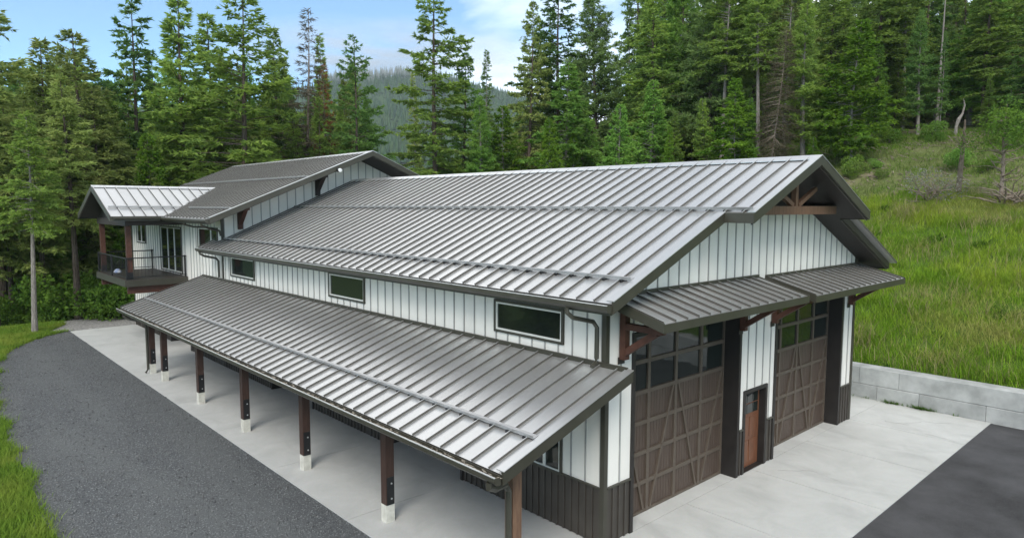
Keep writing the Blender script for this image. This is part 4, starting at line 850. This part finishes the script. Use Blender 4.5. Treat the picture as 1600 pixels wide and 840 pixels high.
# column, top row in the photograph, distance, kind, foliage, width, label
FRONT = [
 (4, -25, 52, 'open2', 'olive', 1.0, 'tall sparse fir cut by the left edge of the picture'),
 (60, 150, 62, 'fir3', 'fir', .9, 'shorter green fir between the left edge fir and the next spire'),
 (93, 66, 57, 'fir1', 'olive', 1.0, 'olive fir with thin spire second from the left edge'),
 (153, 50, 55, 'fir2', 'olive', 1.05, 'pale olive fir left of the tall dark open spire'),
 (217, 2, 66, 'open1', 'dark', .95, 'tall dark open spire above the balcony roof'),
 (262, 130, 72, 'fir3', 'fir', .9, 'shorter fir between the two tall spires over the balcony'),
 (297, 2, 60, 'fir3', 'fir', 1.0, 'tall green fir with bare trunk right of the dark spire'),
 (331, 26, 66, 'fir1', 'fir', .95, 'green fir close behind the widest crown above the house roof'),
 (384, -4, 57, 'fir2', 'fir', 1.15, 'widest dense green fir rising above the house roof'),
 (432, 46, 68, 'fir1', 'fir', .8, 'green fir between the widest crown and the grey dead spire'),
 (477, 12, 63, 'dead1', 'brown', 1.0, 'half dead grey fir with thin bare needle top'),
 (513, 54, 74, 'thin1', 'fir', 1.0, 'slim green fir right of the grey dead spire'),
 (520, 100, 62, 'dead1', 'rust', .75, 'small fir with rusty brown dead top'),
 (556, 54, 60, 'open2', 'dark', .8, 'dark irregular fir at the left of the gap to the hill'),
 (572, 160, 64, 'pine2', 'larch', .8, 'feathery green conifer at the left rim of the hill gap'),
 (651, 112, 84, 'thin1', 'olive', .95, 'slim olive fir at the right rim of the hill gap'),
 (684, -45, 62, 'open1', 'fir', 1.0, 'tall dark fir with bare visible trunk standing alone against sky'),
 (722, 82, 64, 'fir3', 'larch', .9, 'green bushy fir right beside the lone tall fir'),
 (758, 78, 84, 'thin1', 'bluefir', 1.2, 'thin pale spire beyond the lone tall fir'),
 (748, 150, 60, 'pine2', 'larch', 1.0, 'bare stemmed feathery conifer left of the bright young tree over roof'),
 (790, 165, 63, 'young1', 'bright', 1.0, 'bright green young fir just behind the roof ridge below the spires'),
 (824, 3, 68, 'fir3', 'olive', .75, 'brownish green narrow fir left of the great dark fir'),
 (874, -40, 72, 'open2', 'dark', 1.05, 'great dark open fir with its top out of the picture'),
 (884, 104, 58, 'young2', 'larch', 1.1, 'fresh green young fir with pale thin stem in front of dark fir'),
 (930, -20, 66, 'pine1', 'bluefir', 1.0, 'blue green pine with grey stem above the middle of the ridge'),
 (975, 2, 92, 'thin1', 'dark', 1.0, 'thin far dark spire in the last gap of sky'),
 (1015, -30, 64, 'fir1', 'fir', 1.0, 'dense green fir right of the last gap of sky'),
 (1010, 128, 56, 'young1', 'larch', .9, 'young fir with layered limbs low above the ridge'),
 (1060, -60, 66, 'pine1', 'larch', 1.0, 'pale green tall conifer right of the dense fir'),
 (1098, -80, 62, 'pine1', 'bluefir', 1.0, 'blue green tall pine with straight grey trunk'),
 (1145, 125, 54, 'young2', 'bright', 1.0, 'bright yellow green young fir on twin thin stems'),
 (1165, -70, 66, 'fir3', 'fir', 1.0, 'tall green fir behind the twiggy dead tree'),
 (1196, 45, 54, 'dead2', 'brown', 1.0, 'leaning dead brown tree bristling with bare twigs'),
 (1248, 0, 56, 'pine2', 'fir', 1.0, 'tall thin stemmed conifer with pale trunk above gable peak'),
 (1285, -60, 66, 'fir1', 'fir', 1.0, 'tall green fir behind the bright young fir over the gable'),
 (1322, 32, 55, 'young1', 'bright', 1.05, 'bright light green young fir beside the gable peak'),
 (1122, -50, 60, 'high1', 'fir', .9, 'tall bare pale stem right of the young layered fir'),
 (1178, -60, 59, 'high1', 'fir', .9, 'tall bare pale stem just left of the twiggy dead tree'),
 (1216, -40, 60, 'high1', 'olive', .9, 'tall bare stem between twiggy dead tree and gable peak'),
 (1352, -70, 68, 'high2', 'fir', 1.0, 'brown bare stem at the left end of the dark hollow'),
 (1398, -50, 69, 'high1', 'fir', .9, 'grey bare stem in the dark hollow'),
 (1520, -60, 68, 'high2', 'fir', 1.0, 'brown bare stem right of the crooked snag'),
 (1375, -60, 72, 'pine1', 'bluefir', 1.0, 'bluish pine above the dark hollow at the meadow top'),
 (1420, -70, 74, 'fir3', 'dark', 1.0, 'dark fir standing left of the bare pole trunk'),
 (1450, -60, 66, 'snag', 'brown', 1.0, 'tall straight bare pole trunk at the meadow top'),
 (1498, -20, 72, 'pine2', 'larch', 1.1, 'light green feathery tree right of the bare pole trunk'),
 (1535, -25, 70, 'young1', 'larch', 1.0, 'light green fir above the crooked grey snag'),
 (1580, -80, 66, 'fir2', 'fir', 1.0, 'big green fir at the right edge above the meadow'),
 (1612, -60, 58, 'fir1', 'dark', 1.0, 'dark fir cut by the right edge of the picture'),
]
for px, py, ds, kd, lf, wdt, lab in FRONT:
    x, y = spot(px, ds); H = ztop(px, py, ds)-float(terrain(x, y))
    tree(kd, x, y, H, lab, None, lf, wdt*(1.0 if kd in ('snag', 'dead2', 'thin1') else 1.3), tilt=0)
# trunks standing at the left edge of the gravel, foliage high up
for px, ds, tp, kd, lab in ((48, 43, 175, 'high1', 'grey bare trunk nearest the far end of the gravel drive'), (118, 47, 120, 'high2', 'leaning brown trunk standing left of the balcony'), (155, 55, 140, 'high2', 'slim trunk seen just beside the balcony posts'),
                           (186, 60, 150, 'high1', 'trunk seen between the two balcony posts'), (15, 50, 190, 'high2', 'dark trunk in the left edge shade'), (82, 58, 130, 'high1', 'thin trunk in shade between grey and leaning trunks'),
                           (28, 56, 150, 'high2', 'brown trunk in shade left of the grey bare trunk'), (66, 50, 170, 'high2', 'dark brown trunk right beside the grey bare trunk'), (100, 62, 140, 'high1', 'thin grey trunk just left of the leaning brown trunk'), (138, 60, 130, 'high2', 'brown trunk just right of the leaning brown trunk'), (-12, 48, 140, 'high2', 'brown trunk cut by the left edge')):
    x, y = spot(px, ds); H = ztop(px, tp, ds)-float(terrain(x, y)); tree(kd, x, y, H, lab, None, 'fir' if kd == 'high1' else 'olive', 1.25)
# unseen firs added beyond the asphalt so metal and glass reflect a wood
r = random.Random(71)
for k in range(30):
    az = math.radians(r.uniform(92, 142)); ds = r.uniform(66, 90); x, y = 4+math.sin(az)*ds, math.cos(az)*ds
    lf = r.choice(['fir', 'dark', 'olive']); tree(r.choice(['fir1', 'fir2', 'fir3']), x, y, r.uniform(15, 21), LOOK_(lf)+' fir added for reflections across the asphalt, outside the picture', 'added firs across the asphalt', lf)
for k in range(26):  # unseen firs added downhill for the side windows to reflect
    x, y = r.uniform(-62, -30), r.uniform(-12, 62); lf = r.choice(['fir', 'dark', 'olive'])
    tree(r.choice(['fir1', 'fir2', 'fir3']), x, y, r.uniform(17, 25), LOOK_(lf)+' fir added for reflections downhill left of the drive, outside the picture', 'added firs downhill of the drive', lf)
# deeper rows of the wood
LOOK = {'fir': 'green', 'olive': 'olive', 'dark': 'dark', 'larch': 'fresh green', 'bright': 'bright green', 'bluefir': 'blue green', 'brown': 'brown', None: 'green', 'roughgrass': 'dull green'}
MARKS = [(4, 'the left edge fir'), (48, 'the grey bare trunk'), (93, 'the second left spire'), (118, 'the leaning brown trunk'), (153, 'the pale olive fir'), (186, 'the balcony posts'), (217, 'the dark balcony spire'), (297, 'the bare trunked fir'), (384, 'the widest fir'),
         (477, 'the grey dead spire'), (520, 'the rusty topped fir'), (556, 'the dark gap fir'), (612, 'the gap to the hill'), (684, 'the lone tall fir'), (758, 'the thin pale spire'), (824, 'the brownish narrow fir'), (874, 'the great dark fir'), (930, 'the blue green pine'),
         (1015, 'the last sky gap'), (1098, 'the grey trunked pine'), (1145, 'the twin stemmed fir'), (1196, 'the twiggy dead tree'), (1248, 'the pale stemmed conifer'), (1322, 'the gable peak fir'), (1375, 'the dark hollow'), (1450, 'the bare pole trunk'), (1498, 'the light feathery tree'), (1563, 'the bank sapling'), (1610, 'the right edge fir')]
def place_words(px):
    d, m_ = min((abs(px-a), (a, b)) for a, b in MARKS); dx = px-m_[0]
    return ('left of ' if dx < -9 else 'right of ' if dx > 9 else 'in line with ')+m_[1]
def size_word(f): return 'small' if f < .33 else 'middling' if f < .66 else 'large'
def fill(x0, x1, d0, d1, n, tops, kinds, leaves, label, group, seed):
    r = random.Random(seed)
    for k in range(n):
        px = x0+(x1-x0)*(k+r.uniform(.1, .9))/n; ds = r.uniform(d0, d1); x, y = spot(px, ds)
        kd, tp, lf = r.choice(kinds), r.uniform(*tops), r.choice(leaves); H = max(3., ztop(px, tp, ds)-float(terrain(x, y)))
        tree(kd, x, y, H, ' '.join([size_word((tops[1]-tp)/(tops[1]-tops[0])), LOOK[lf], label, place_words(px)]), group, lf, r.uniform(.85, 1.15))
fill(-60, 562, 66, 92, 60, (85, 200), ['fir1', 'fir3', 'thin1', 'pine1', 'pine2'], ['fir', 'fir', 'olive', 'dark', 'larch'], 'fir deep in wood', 'firs deep in the left wood', 21)
fill(-60, 260, 50, 64, 28, (190, 330), ['fir1', 'young1', 'fir3'], ['fir', 'larch', 'bright', 'olive'], 'undergrowth fir', 'small firs in the left wood', 22)
fill(250, 545, 56, 66, 12, (150, 215), ['fir1', 'fir2', 'fir3'], ['fir', 'olive', 'fir'], 'mid height fir', 'mid height firs behind the house', 27)
fill(672, 835, 66, 92, 14, (170, 250), ['fir1', 'fir3', 'pine2', 'young1'], ['fir', 'larch', 'larch', 'dark'], 'fir low behind ridge', 'low firs by the hill gap', 23)
fill(985, 1640, 76, 105, 46, (-130, 10), ['fir1', 'fir2', 'fir3', 'pine1'], ['fir', 'fir', 'dark', 'bluefir'], 'fir far back', 'firs deep in the right wood', 24)
fill(830, 1640, 62, 76, 34, (10, 150), ['fir1', 'fir3', 'thin1', 'pine2'], ['dark', 'fir', 'fir', 'larch'], 'second row fir', 'firs in the second row of the right wood', 25)
fill(830, 1330, 50, 58, 14, (150, 235), ['young1', 'young2', 'fir1'], ['larch', 'fir', 'bright'], 'sapling behind ridge', 'saplings behind the ridge', 26)

# ------------------------------------------------------------------ shrubs
def shrub_mesh(seed, n=2600, R=1.2, H=1.5, leaf=.13):
    g = np.random.default_rng(seed); nbk = 9
    c = np.stack([g.normal(0, .5, nbk)*R, g.normal(0, .5, nbk)*R, g.uniform(.25, .85, nbk)*H], -1); k = g.integers(0, nbk, n)
    d = nrm(g.normal(0, 1, (n, 3))); p = c[k]+d*(g.uniform(.35, 1., n)**.5*.55*R*.8)[:, None]; p[:, 2] = np.abs(p[:, 2])
    a = nrm(d*.6+g.normal(0, .6, (n, 3))); s = nrm(np.cross(a, g.normal(0, 1, (n, 3)))); l = leaf*g.uniform(.6, 1.4, n)
    v = np.stack([p, p+a*(l*.5)[:, None]+s*(l*.3)[:, None], p+a*l[:, None], p+a*(l*.5)[:, None]-s*(l*.3)[:, None]], 1).reshape(-1, 3)
    return np_mesh('foliage', v, (np.arange(n)*4)[:, None]+np.array([0, 1, 2, 3]), M['shrub'], True)
def stems_mesh(seed, n=9, H=1.2, sp=.6):
    r = random.Random(seed); mb = MB()
    for k in range(n):
        a = r.uniform(0, 6.28); l = r.uniform(.6, 1)*H; e = r.uniform(.2, sp)
        mb.tube([(0, 0, -.1), (math.cos(a)*e*.4*l, math.sin(a)*e*.4*l, l*.5), (math.cos(a)*e*l+r.uniform(-.1, .1), math.sin(a)*e*l, l)], [.025, .016, .006], 5)
    return mb.mesh('stem', M['bark'])
SH = [(shrub_mesh(s), stems_mesh(s)) for s in (31, 32, 33)]
def shrub(x, y, sc, label, group, leaf=None):
    o = empty('leafy_shrub', (x, y, float(terrain(x, y))), rt.uniform(0, 6.28), sc); fo, st = rt.choice(SH)
    for nm, me in (('foliage', fo), ('stem', st)):
        c = bpy.data.objects.new(nm, me); COL.objects.link(c); c.parent = o
        if nm == 'foliage' and leaf: c.material_slots[0].link = 'OBJECT'; c.material_slots[0].material = M[leaf]
    tag(o, label, 'shrub', group)
r = random.Random(41)
def shrubs(n, x0, x1, d0, d1, s0, s1, where, group, leaves):
    for k in range(n):
        px = r.uniform(x0, x1); x, y = spot(px, r.uniform(d0, d1)); sc = r.uniform(s0, s1); lf = r.choice(leaves)
        shrub(x, y, sc, ' '.join([size_word((sc-s0)/(s1-s0)), LOOK[lf], where, place_words(px)]), group, lf)
shrubs(60, -40, 230, 46, 66, .8, 1.9, 'leafy shrub', 'shrubs under the left wood', [None, None, 'fir', 'larch'])
shrubs(18, 600, 800, 56, 74, 1.0, 2.0, 'shrub behind the ridge', 'shrubs behind the ridge', [None, 'larch', 'bright'])
shrubs(24, 1275, 1640, 48, 62, .35, .8, 'shrub on the rough bank', 'shrubs on the rough bank', [None, 'larch', 'roughgrass'])

# ------------------------------------------------------------------ dead brush, saplings and snags on the bank
def brush(seed, n, R, H, thick):
    r = random.Random(seed); mb = MB()
    for k in range(n):
        a = r.uniform(0, 6.28); d = r.uniform(0, .5)*R; e = r.uniform(.1, 1.1); l = r.uniform(.4, 1)*R; b = r.uniform(0, 6.28)
        p = Vector((math.cos(a)*d, math.sin(a)*d, r.uniform(0, .4)*H)); q = p+Vector((math.cos(b)*math.cos(e), math.sin(b)*math.cos(e), math.sin(e)*H/R))*l
        mid = (p+q)/2+Vector((r.uniform(-.1, .1), r.uniform(-.1, .1), r.uniform(-.05, .1)))*R
        t = thick*r.uniform(.4, 1.2); mb.tube([p, mid, q], [t, t*.7, t*.25], 5)
    return mb
def at_ground(px, py):
    d = AX[0]*(px-800)/FPX+AX[1]*(420-py)/FPX+AX[2]
    for k in range(200, 6000):
        t_ = k*.02; p = CAM+d*t_
        if p[2] < float(terrain(p[0], p[1])): return p[0], p[1]
    return None
x, y = at_ground(1455, 318); bp_ = empty('brush_pile', (x, y, float(terrain(x, y))), 0, 1.25); tag(bp_, 'pale grey heap of dead brush on the bank above the meadow', 'brush')
for me in (brush(51, 60, 1.3, 1.4, .022).mesh('branch', M['deadtwig']),):
    c = bpy.data.objects.new('branch', me); COL.objects.link(c); c.parent = bp_
c = bpy.data.objects.new('twig_cloud', shrub_mesh(52, 800, 1.1, 1.5, .09)); COL.objects.link(c); c.parent = bp_; c.material_slots[0].link = 'OBJECT'; c.material_slots[0].material = M['silver']; c['kind'] = 'stuff'
x, y = at_ground(1500, 300); lg = empty('fallen_trunk', (x, y, float(terrain(x, y))), 0, 1.25); tag(lg, 'grey leaning dead trunk rising from the brush heap', 'dead tree')
c = bpy.data.objects.new('trunk', MB().tube([(-.3, 0, -.1), (-.9, -.2, 1.2), (-1.5, -.4, 2.2), (-1.9, -.5, 3.0)], [.12, .10, .07, .03], 7).mesh('trunk', M['deadtwig'])); COL.objects.link(c); c.parent = lg
c = bpy.data.objects.new('branch', brush(53, 22, 1.2, 1.2, .02).mesh('branch', M['deadtwig'])); COL.objects.link(c); c.parent = lg; c.location = (-1.4, -.4, 1.8)
x, y = at_ground(1563, 318); sp_ = empty('bushy_sapling', (x, y, float(terrain(x, y))), 0, 1.25); tag(sp_, 'sapling with leafy top and bare grey lower limbs on the bank', 'tree')
mb = MB().tube([(0, 0, -.2), (.05, 0, 1.6), (-.05, .05, 3.0), (0, 0, 4.1)], [.09, .07, .045, .012], 7)
r = random.Random(61)
for k in range(34):
    z = r.uniform(.6, 3.6); a = r.uniform(0, 6.28); l = r.uniform(.5, 1.5)*(1.2-z/5)
    mb.tube([(0, 0, z), (math.cos(a)*l*.5, math.sin(a)*l*.5, z+l*r.uniform(.0, .3)), (math.cos(a)*l, math.sin(a)*l, z+l*r.uniform(-.1, .7))], [.03, .018, .005], 5)
c = bpy.data.objects.new('trunk', mb.mesh('trunk', M['deadtwig'])); COL.objects.link(c); c.parent = sp_
c = bpy.data.objects.new('crown', shrub_mesh(62, 2400, 1.45, 2.4, .10)); COL.objects.link(c); c.parent = sp_; c.location = (0, 0, 1.9)
x, y = at_ground(1582, 322); b2 = empty('brush_pile', (x, y, float(terrain(x, y))), 0, 1.3); tag(b2, 'dark tangle of fallen branches under the sapling by the right edge', 'brush')
c = bpy.data.objects.new('branch', brush(54, 46, 1.8, 1.1, .035).mesh('branch', M['deadtwig'])); COL.objects.link(c); c.parent = b2
x, y = spot(1480, 60); sn = empty('crooked_snag', (x, y, float(terrain(x, y))), 0, .68); tag(sn, 'pale crooked snag at the dark wood edge above the meadow', 'dead tree')
c = bpy.data.objects.new('trunk', MB().tube([(0, 0, -.3), (.05, 0, .8), (.3, -.1, 1.6), (.9, -.3, 2.3), (1.1, -.4, 3.2), (.9, -.3, 3.9)], [.19, .15, .2, .10, .09, .02], 8).mesh('trunk', M['greybark'])); COL.objects.link(c); c.parent = sn

# ------------------------------------------------------------------ grass
def grass(name, pts, hgt, wid, mat, seed, label, up=.85):
    g = np.random.default_rng(seed); n = len(pts)
    z = terrain(pts[:, 0], pts[:, 1]); p = np.stack([pts[:, 0], pts[:, 1], z-.02], -1)
    az = g.uniform(0, 6.28, n); ln = g.uniform(.15, 1.-up+.5, n); h = hgt*g.uniform(.5, 1.25, n)
    sd = np.stack([-np.sin(az), np.cos(az), np.zeros(n)], -1); out = np.stack([np.cos(az)*ln, np.sin(az)*ln, np.ones(n)], -1)
    w_ = wid*g.uniform(.6, 1.3, n)
    mid = p+out*(h*.55)[:, None]; tip = p+np.stack([np.cos(az)*ln*1.9*h, np.sin(az)*ln*1.9*h, h*.95], -1)
    v = np.stack([p-sd*w_[:, None]*.5, p+sd*w_[:, None]*.5, mid+sd*w_[:, None]*.42, mid-sd*w_[:, None]*.42, tip], 1).reshape(-1, 3)
    b = (np.arange(n)*5)[:, None]; tri = np.concatenate([b+np.array([0, 1, 2]), b+np.array([0, 2, 3]), b+np.array([3, 2, 4])], 1).reshape(-1, 3)
    return tag(link(name, np_mesh(name, v, tri, mat)), label, 'grass', kind='stuff')
g = np.random.default_rng(91)
def in_view(P, m=60):
    q = P-CAM; zc = q@AX[2]; px = 800+FPX*(q@AX[0])/zc; py = 420-FPX*(q@AX[1])/zc
    return (zc > 1) & (px > -m) & (px < 1600+m) & (py < 840+m) & (py > -m)
def scatter(n, x0, x1, y0, y1, m=80, power=None):
    x = g.uniform(x0, x1, n); y = g.uniform(y0, y1, n)
    return np.stack([x, y], -1)[in_view(np.stack([x, y, terrain(x, y)], -1), m)]
P = scatter(720000, WX+.62, 36, -22, 40)
clump = noise2(P[:, 0], P[:, 1], 1.1)+noise2(P[:, 0]+9, P[:, 1], 2.7)*.7+noise2(P[:, 0], P[:, 1]+3, .35)*.5
P = P[g.random(len(P)) < np.clip(.55+.45*clump, .10, 1)]
lim = 33.5+1.6*np.sin(P[:, 1]*.4)
P = P[P[:, 0] < lim]; dry = noise2(P[:, 0]*.8+2, P[:, 1]*.8+11, .42)+.4*noise2(P[:, 0], P[:, 1]+4, 1.6)+g.normal(0, .25, len(P)) > .38; D_ = P[dry]; P = P[~dry]; tall = noise2(P[:, 0]+4, P[:, 1]-7, .6) > .1
grass('meadow_grass', P, np.where(tall, .46, .28), .019, M['grass'], 92, 'lush bright green meadow grass above the retaining wall')
grass('pale_grass', D_, .33, .017, M['palegrass'], 98, 'paler yellowish grass patches in the meadow', .8)
Q = P[(noise2(P[:, 0]-3, P[:, 1], .8)+g.normal(0, .5, len(P)) > .45)][::3]
grass('dry_stalks', Q, .68, .016, M['straw'], 95, 'thin dry straw stalks standing among the meadow grass', .95)
Q = P[(noise2(P[:, 0]+13, P[:, 1]+2, 1.3)+.5*noise2(P[:, 0], P[:, 1], .5) > .70)][::3]
grass('weed_clumps', Q, .30, .06, M['weed'], 96, 'darker broad leaved weed clumps dotting the meadow', .6)
P = scatter(230000, 30, 52, -22, 45); n_ = noise2(P[:, 0], P[:, 1], .55)+noise2(P[:, 0], P[:, 1]+5, 1.4)*.6
keep = (P[:, 0] > 32.5+1.6*np.sin(P[:, 1]*.4)) & (g.random(len(P)) < np.clip(.42+.55*n_+.5*sstep(42, 46, P[:, 0]), .03, 1))
grass('rough_grass', P[keep], .28, .028, M['roughgrass'], 93, 'patchy rough grass on the bank below the wood')
edge_a = np.array(edge)
P = scatter(700000, -16, -2, 2, 46, 60)
ex = np.interp(P[:, 1], edge_a[:, 1], edge_a[:, 0], right=-3.0)+np.sin(P[:, 1]*2.3)*.10
far = (P[:, 1] > 34) & (P[:, 0] > -4.2+.55*(P[:, 1]-34)-.0)
P = P[(P[:, 0] < ex-.02+g.exponential(.06, len(P))) & ~far]
grass('verge_grass', P, .23, .015, M['verge'], 94, 'bright green grass verge along the outer edge of the gravel drive')
wy = np.concatenate([g.normal(-.35, .14, 160), g.normal(-1.25, .16, 260), g.uniform(-2.5, 1.5, 60)]); wp = np.stack([WX-.01-np.abs(g.normal(0, .05, len(wy))), wy], -1)
grass('wall_foot_weeds', wp, .20, .02, M['weed'], 97, 'small green weeds sprouting at the foot of the retaining wall', .6)
# loose stones on and along the gravel
n = 16000; y = g.uniform(3, 36, n); ex = np.interp(y, edge_a[:, 1], edge_a[:, 0], right=-4.); x = np.where(g.random(n) < .8, ex+(-2.95-ex)*g.random(n), ex+g.normal(-.1, .18, n))
ok = (y < 34) & (x < -3.17+.0*y); x, y = x[ok], y[ok]; n = len(x); rad = .012+.022*g.random(n)**2.2; z = np.where(x < ex[ok], terrain(x, y), .012)+rad*.3
oc = np.array([(1, 0, 0), (0, 1, 0), (-1, 0, 0), (0, -1, 0), (0, 0, .8), (0, 0, -.8)], float)
V = (np.stack([x, y, z], -1)[:, None]+oc[None]*rad[:, None, None]*g.uniform(.6, 1.4, (n, 6, 1))).reshape(-1, 3)
ft = np.array([(0, 1, 4), (1, 2, 4), (2, 3, 4), (3, 0, 4), (1, 0, 5), (2, 1, 5), (3, 2, 5), (0, 3, 5)])
tag(link('loose_stones', np_mesh('loose_stones', V, ((np.arange(n)*6)[:, None, None]+ft[None]).reshape(-1, 3), M['stone'])), 'loose grey stones scattered over the gravel drive', 'gravel', kind='stuff')
# stones and sticks on the rough bank
P = scatter(2600, 32, 50, -10, 40); mb = MB(); r = random.Random(8)
for x, y in P:
    if noise2(x, y, .55) > .25: continue
    z = float(terrain(x, y)); a = r.uniform(0, 3.14); l = r.uniform(.15, .7); t = r.uniform(.015, .05)
    mb.beam((x-math.cos(a)*l/2, y-math.sin(a)*l/2, z+.05), (x+math.cos(a)*l/2, y+math.sin(a)*l/2, z+.08+r.uniform(0, .15)), t, t)
tag(mb.build('slash_litter', M['deadtwig']), 'pale broken sticks strewn over the rough bank', 'wood litter', kind='stuff')

# ------------------------------------------------------------------ far hill with its forest
def hill_h(x, y):
    d = np.hypot(x-CAM[0], y-CAM[1]); az = np.degrees(np.arctan2(x-CAM[0], y-CAM[1]))
    crest = 318*np.exp(-((az-33)/17.)**2)+215*np.exp(-((az-2)/16.)**2)+200*np.exp(-((az-62)/15.)**2)+40*noise2(x, y, .004)
    return -40+np.clip(crest, 0, 330)*sstep(420, 1650, d)*(1+.0*d)+14*noise2(x, y, .012)
aa_ = np.radians(np.linspace(-25, 80, 85)); dd_ = np.linspace(380, 2300, 46)
ga, gd = np.meshgrid(aa_, dd_); hx = CAM[0]+np.sin(ga)*gd; hy = CAM[1]+np.cos(ga)*gd
v = np.stack([hx, hy, hill_h(hx, hy)], -1).reshape(-1, 3); nx = len(aa_); ny = len(dd_)
ii, jj = np.meshgrid(np.arange(nx-1), np.arange(ny-1)); a = (jj*nx+ii).ravel()
hm = np_mesh('hill', v, np.stack([a, a+nx, a+nx+1, a+1], -1), M['farleaf'], True); tag(link('hill', hm), kind='structure')
n = 15000; az = np.radians(g.uniform(-8, 66, n)); ds = 480+1250*g.random(n)**.8
x = CAM[0]+np.sin(az)*ds; y = CAM[1]+np.cos(az)*ds; z = hill_h(x, y)-1; Hh = g.uniform(13, 27, n); R_ = Hh*g.uniform(.13, .2, n)
k = 6; th = np.arange(k)*2*np.pi/k
V = []; ring = np.stack([np.cos(th), np.sin(th), np.zeros(k)], -1)
base = np.stack([x, y, z], -1)
low = base[:, None]+ring[None]*R_[:, None, None]+np.array([0, 0, 1.])*(Hh*.12)[:, None, None]
mid = base[:, None]+ring[None]*(R_*.45)[:, None, None]*g.uniform(.8, 1.3, (n, k, 1))+np.array([0, 0, 1.])*(Hh*.55)[:, None, None]
top = base+np.array([0, 0, 1.])*Hh[:, None]
V = np.concatenate([low, mid, top[:, None]], 1).reshape(-1, 3); b = (np.arange(n)*(2*k+1))[:, None]
T = []
for i in range(k):
    j = (i+1) % k; T += [b+np.array([i, j, k+j]), b+np.array([i, k+j, k+i]), b+np.array([k+i, k+j, 2*k])]
tag(link('far_forest', np_mesh('far_forest', V, np.concatenate(T, 0), M['farleaf'])), 'hazy blue green conifer forest covering the distant hill', 'forest', kind='stuff')

# ------------------------------------------------------------------ air
hz = MB().box(-1500, 2600, -400, 2700, -75, 345).build('haze', None); tag(hz, 'thin bluish haze lying over the valley', 'haze', kind='stuff')
m_ = bpy.data.materials.new('haze_air'); m_.use_nodes = True; n_ = m_.node_tree; n_.nodes.clear()
o_ = n_.nodes.new('ShaderNodeOutputMaterial'); pv = n_.nodes.new('ShaderNodeVolumePrincipled')
pv.inputs['Color'].default_value = (.80, .90, 1.0, 1); pv.inputs['Density'].default_value = 0.00015; pv.inputs['Anisotropy'].default_value = .2
n_.links.new(pv.outputs['Volume'], o_.inputs['Volume']); hz.data.materials.append(m_)

# low cloud resting on the hill crest
me = bpy.data.meshes.new('mist'); vv = []; ff = []; n1, n2 = 24, 10
for i in range(n2+1):
    ph = math.pi*i/n2-math.pi/2
    for k in range(n1): th = 2*math.pi*k/n1; vv.append((math.cos(ph)*math.cos(th), math.cos(ph)*math.sin(th), math.sin(ph)))
for i in range(n2):
    for k in range(n1): ff.append((i*n1+k, i*n1+(k+1) % n1, (i+1)*n1+(k+1) % n1, (i+1)*n1+k))
me.from_pydata(vv, [], ff); me.update()
mist = link('mist', me); az = math.radians(33); mist.location = (CAM[0]+math.sin(az)*1480, CAM[1]+math.cos(az)*1480, 312); mist.rotation_euler = (0, 0, -az); mist.scale = (400, 300, 55)
tag(mist, 'low white cloud resting on the crest of the distant hill', 'mist', kind='stuff')
m_ = bpy.data.materials.new('mist_air'); m_.use_nodes = True; n_ = m_.node_tree; n_.nodes.clear(); N = n_.nodes.new; Lk = n_.links.new
o_ = N('ShaderNodeOutputMaterial'); pv = N('ShaderNodeVolumePrincipled'); pv.inputs['Color'].default_value = (.97, .98, 1, 1); pv.inputs['Anisotropy'].default_value = .1
tcn = N('ShaderNodeTexCoord'); ln = N('ShaderNodeVectorMath'); ln.operation = 'LENGTH'; Lk(tcn.outputs['Object'], ln.inputs[0])
mr = N('ShaderNodeMapRange'); mr.inputs['From Min'].default_value = 1.; mr.inputs['From Max'].default_value = .2; mr.inputs['To Max'].default_value = .011; Lk(ln.outputs['Value'], mr.inputs['Value'])
nn = N('ShaderNodeTexNoise'); nn.inputs['Scale'].default_value = 3.2; nn.inputs['Detail'].default_value = 2; Lk(tcn.outputs['Object'], nn.inputs['Vector'])
m2 = N('ShaderNodeMapRange'); m2.inputs['From Min'].default_value = .38; m2.inputs['From Max'].default_value = .62; Lk(nn.outputs['Fac'], m2.inputs['Value'])
ml = N('ShaderNodeMath'); ml.operation = 'MULTIPLY'; Lk(mr.outputs['Result'], ml.inputs[0]); Lk(m2.outputs['Result'], ml.inputs[1]); Lk(ml.outputs['Value'], pv.inputs['Density'])
Lk(pv.outputs['Volume'], o_.inputs['Volume']); me.materials.append(m_)
S.cycles.volume_step_rate = 4.; S.cycles.volume_max_steps = 64

# things that would share a label: tell them apart by their distance
same = {}
for o in S.objects:
    if o.parent is None and 'label' in o and 'outside the picture' not in o['label']: same.setdefault(o['label'], []).append(o)
for lab, os_ in same.items():
    if len(os_) < 2: continue
    os_.sort(key=lambda o: (Vector(o.location)-Vector(CAM)).length)
    words = ['nearer', 'farther'] if len(os_) == 2 else ['nearest', 'middle', 'farthest'] if len(os_) == 3 else ['nearest', 'second nearest', 'third nearest', 'fourth nearest', 'fifth nearest', 'sixth nearest', 'seventh nearest']
    for o, w_ in zip(os_, words): o['label'] = w_+' '+lab
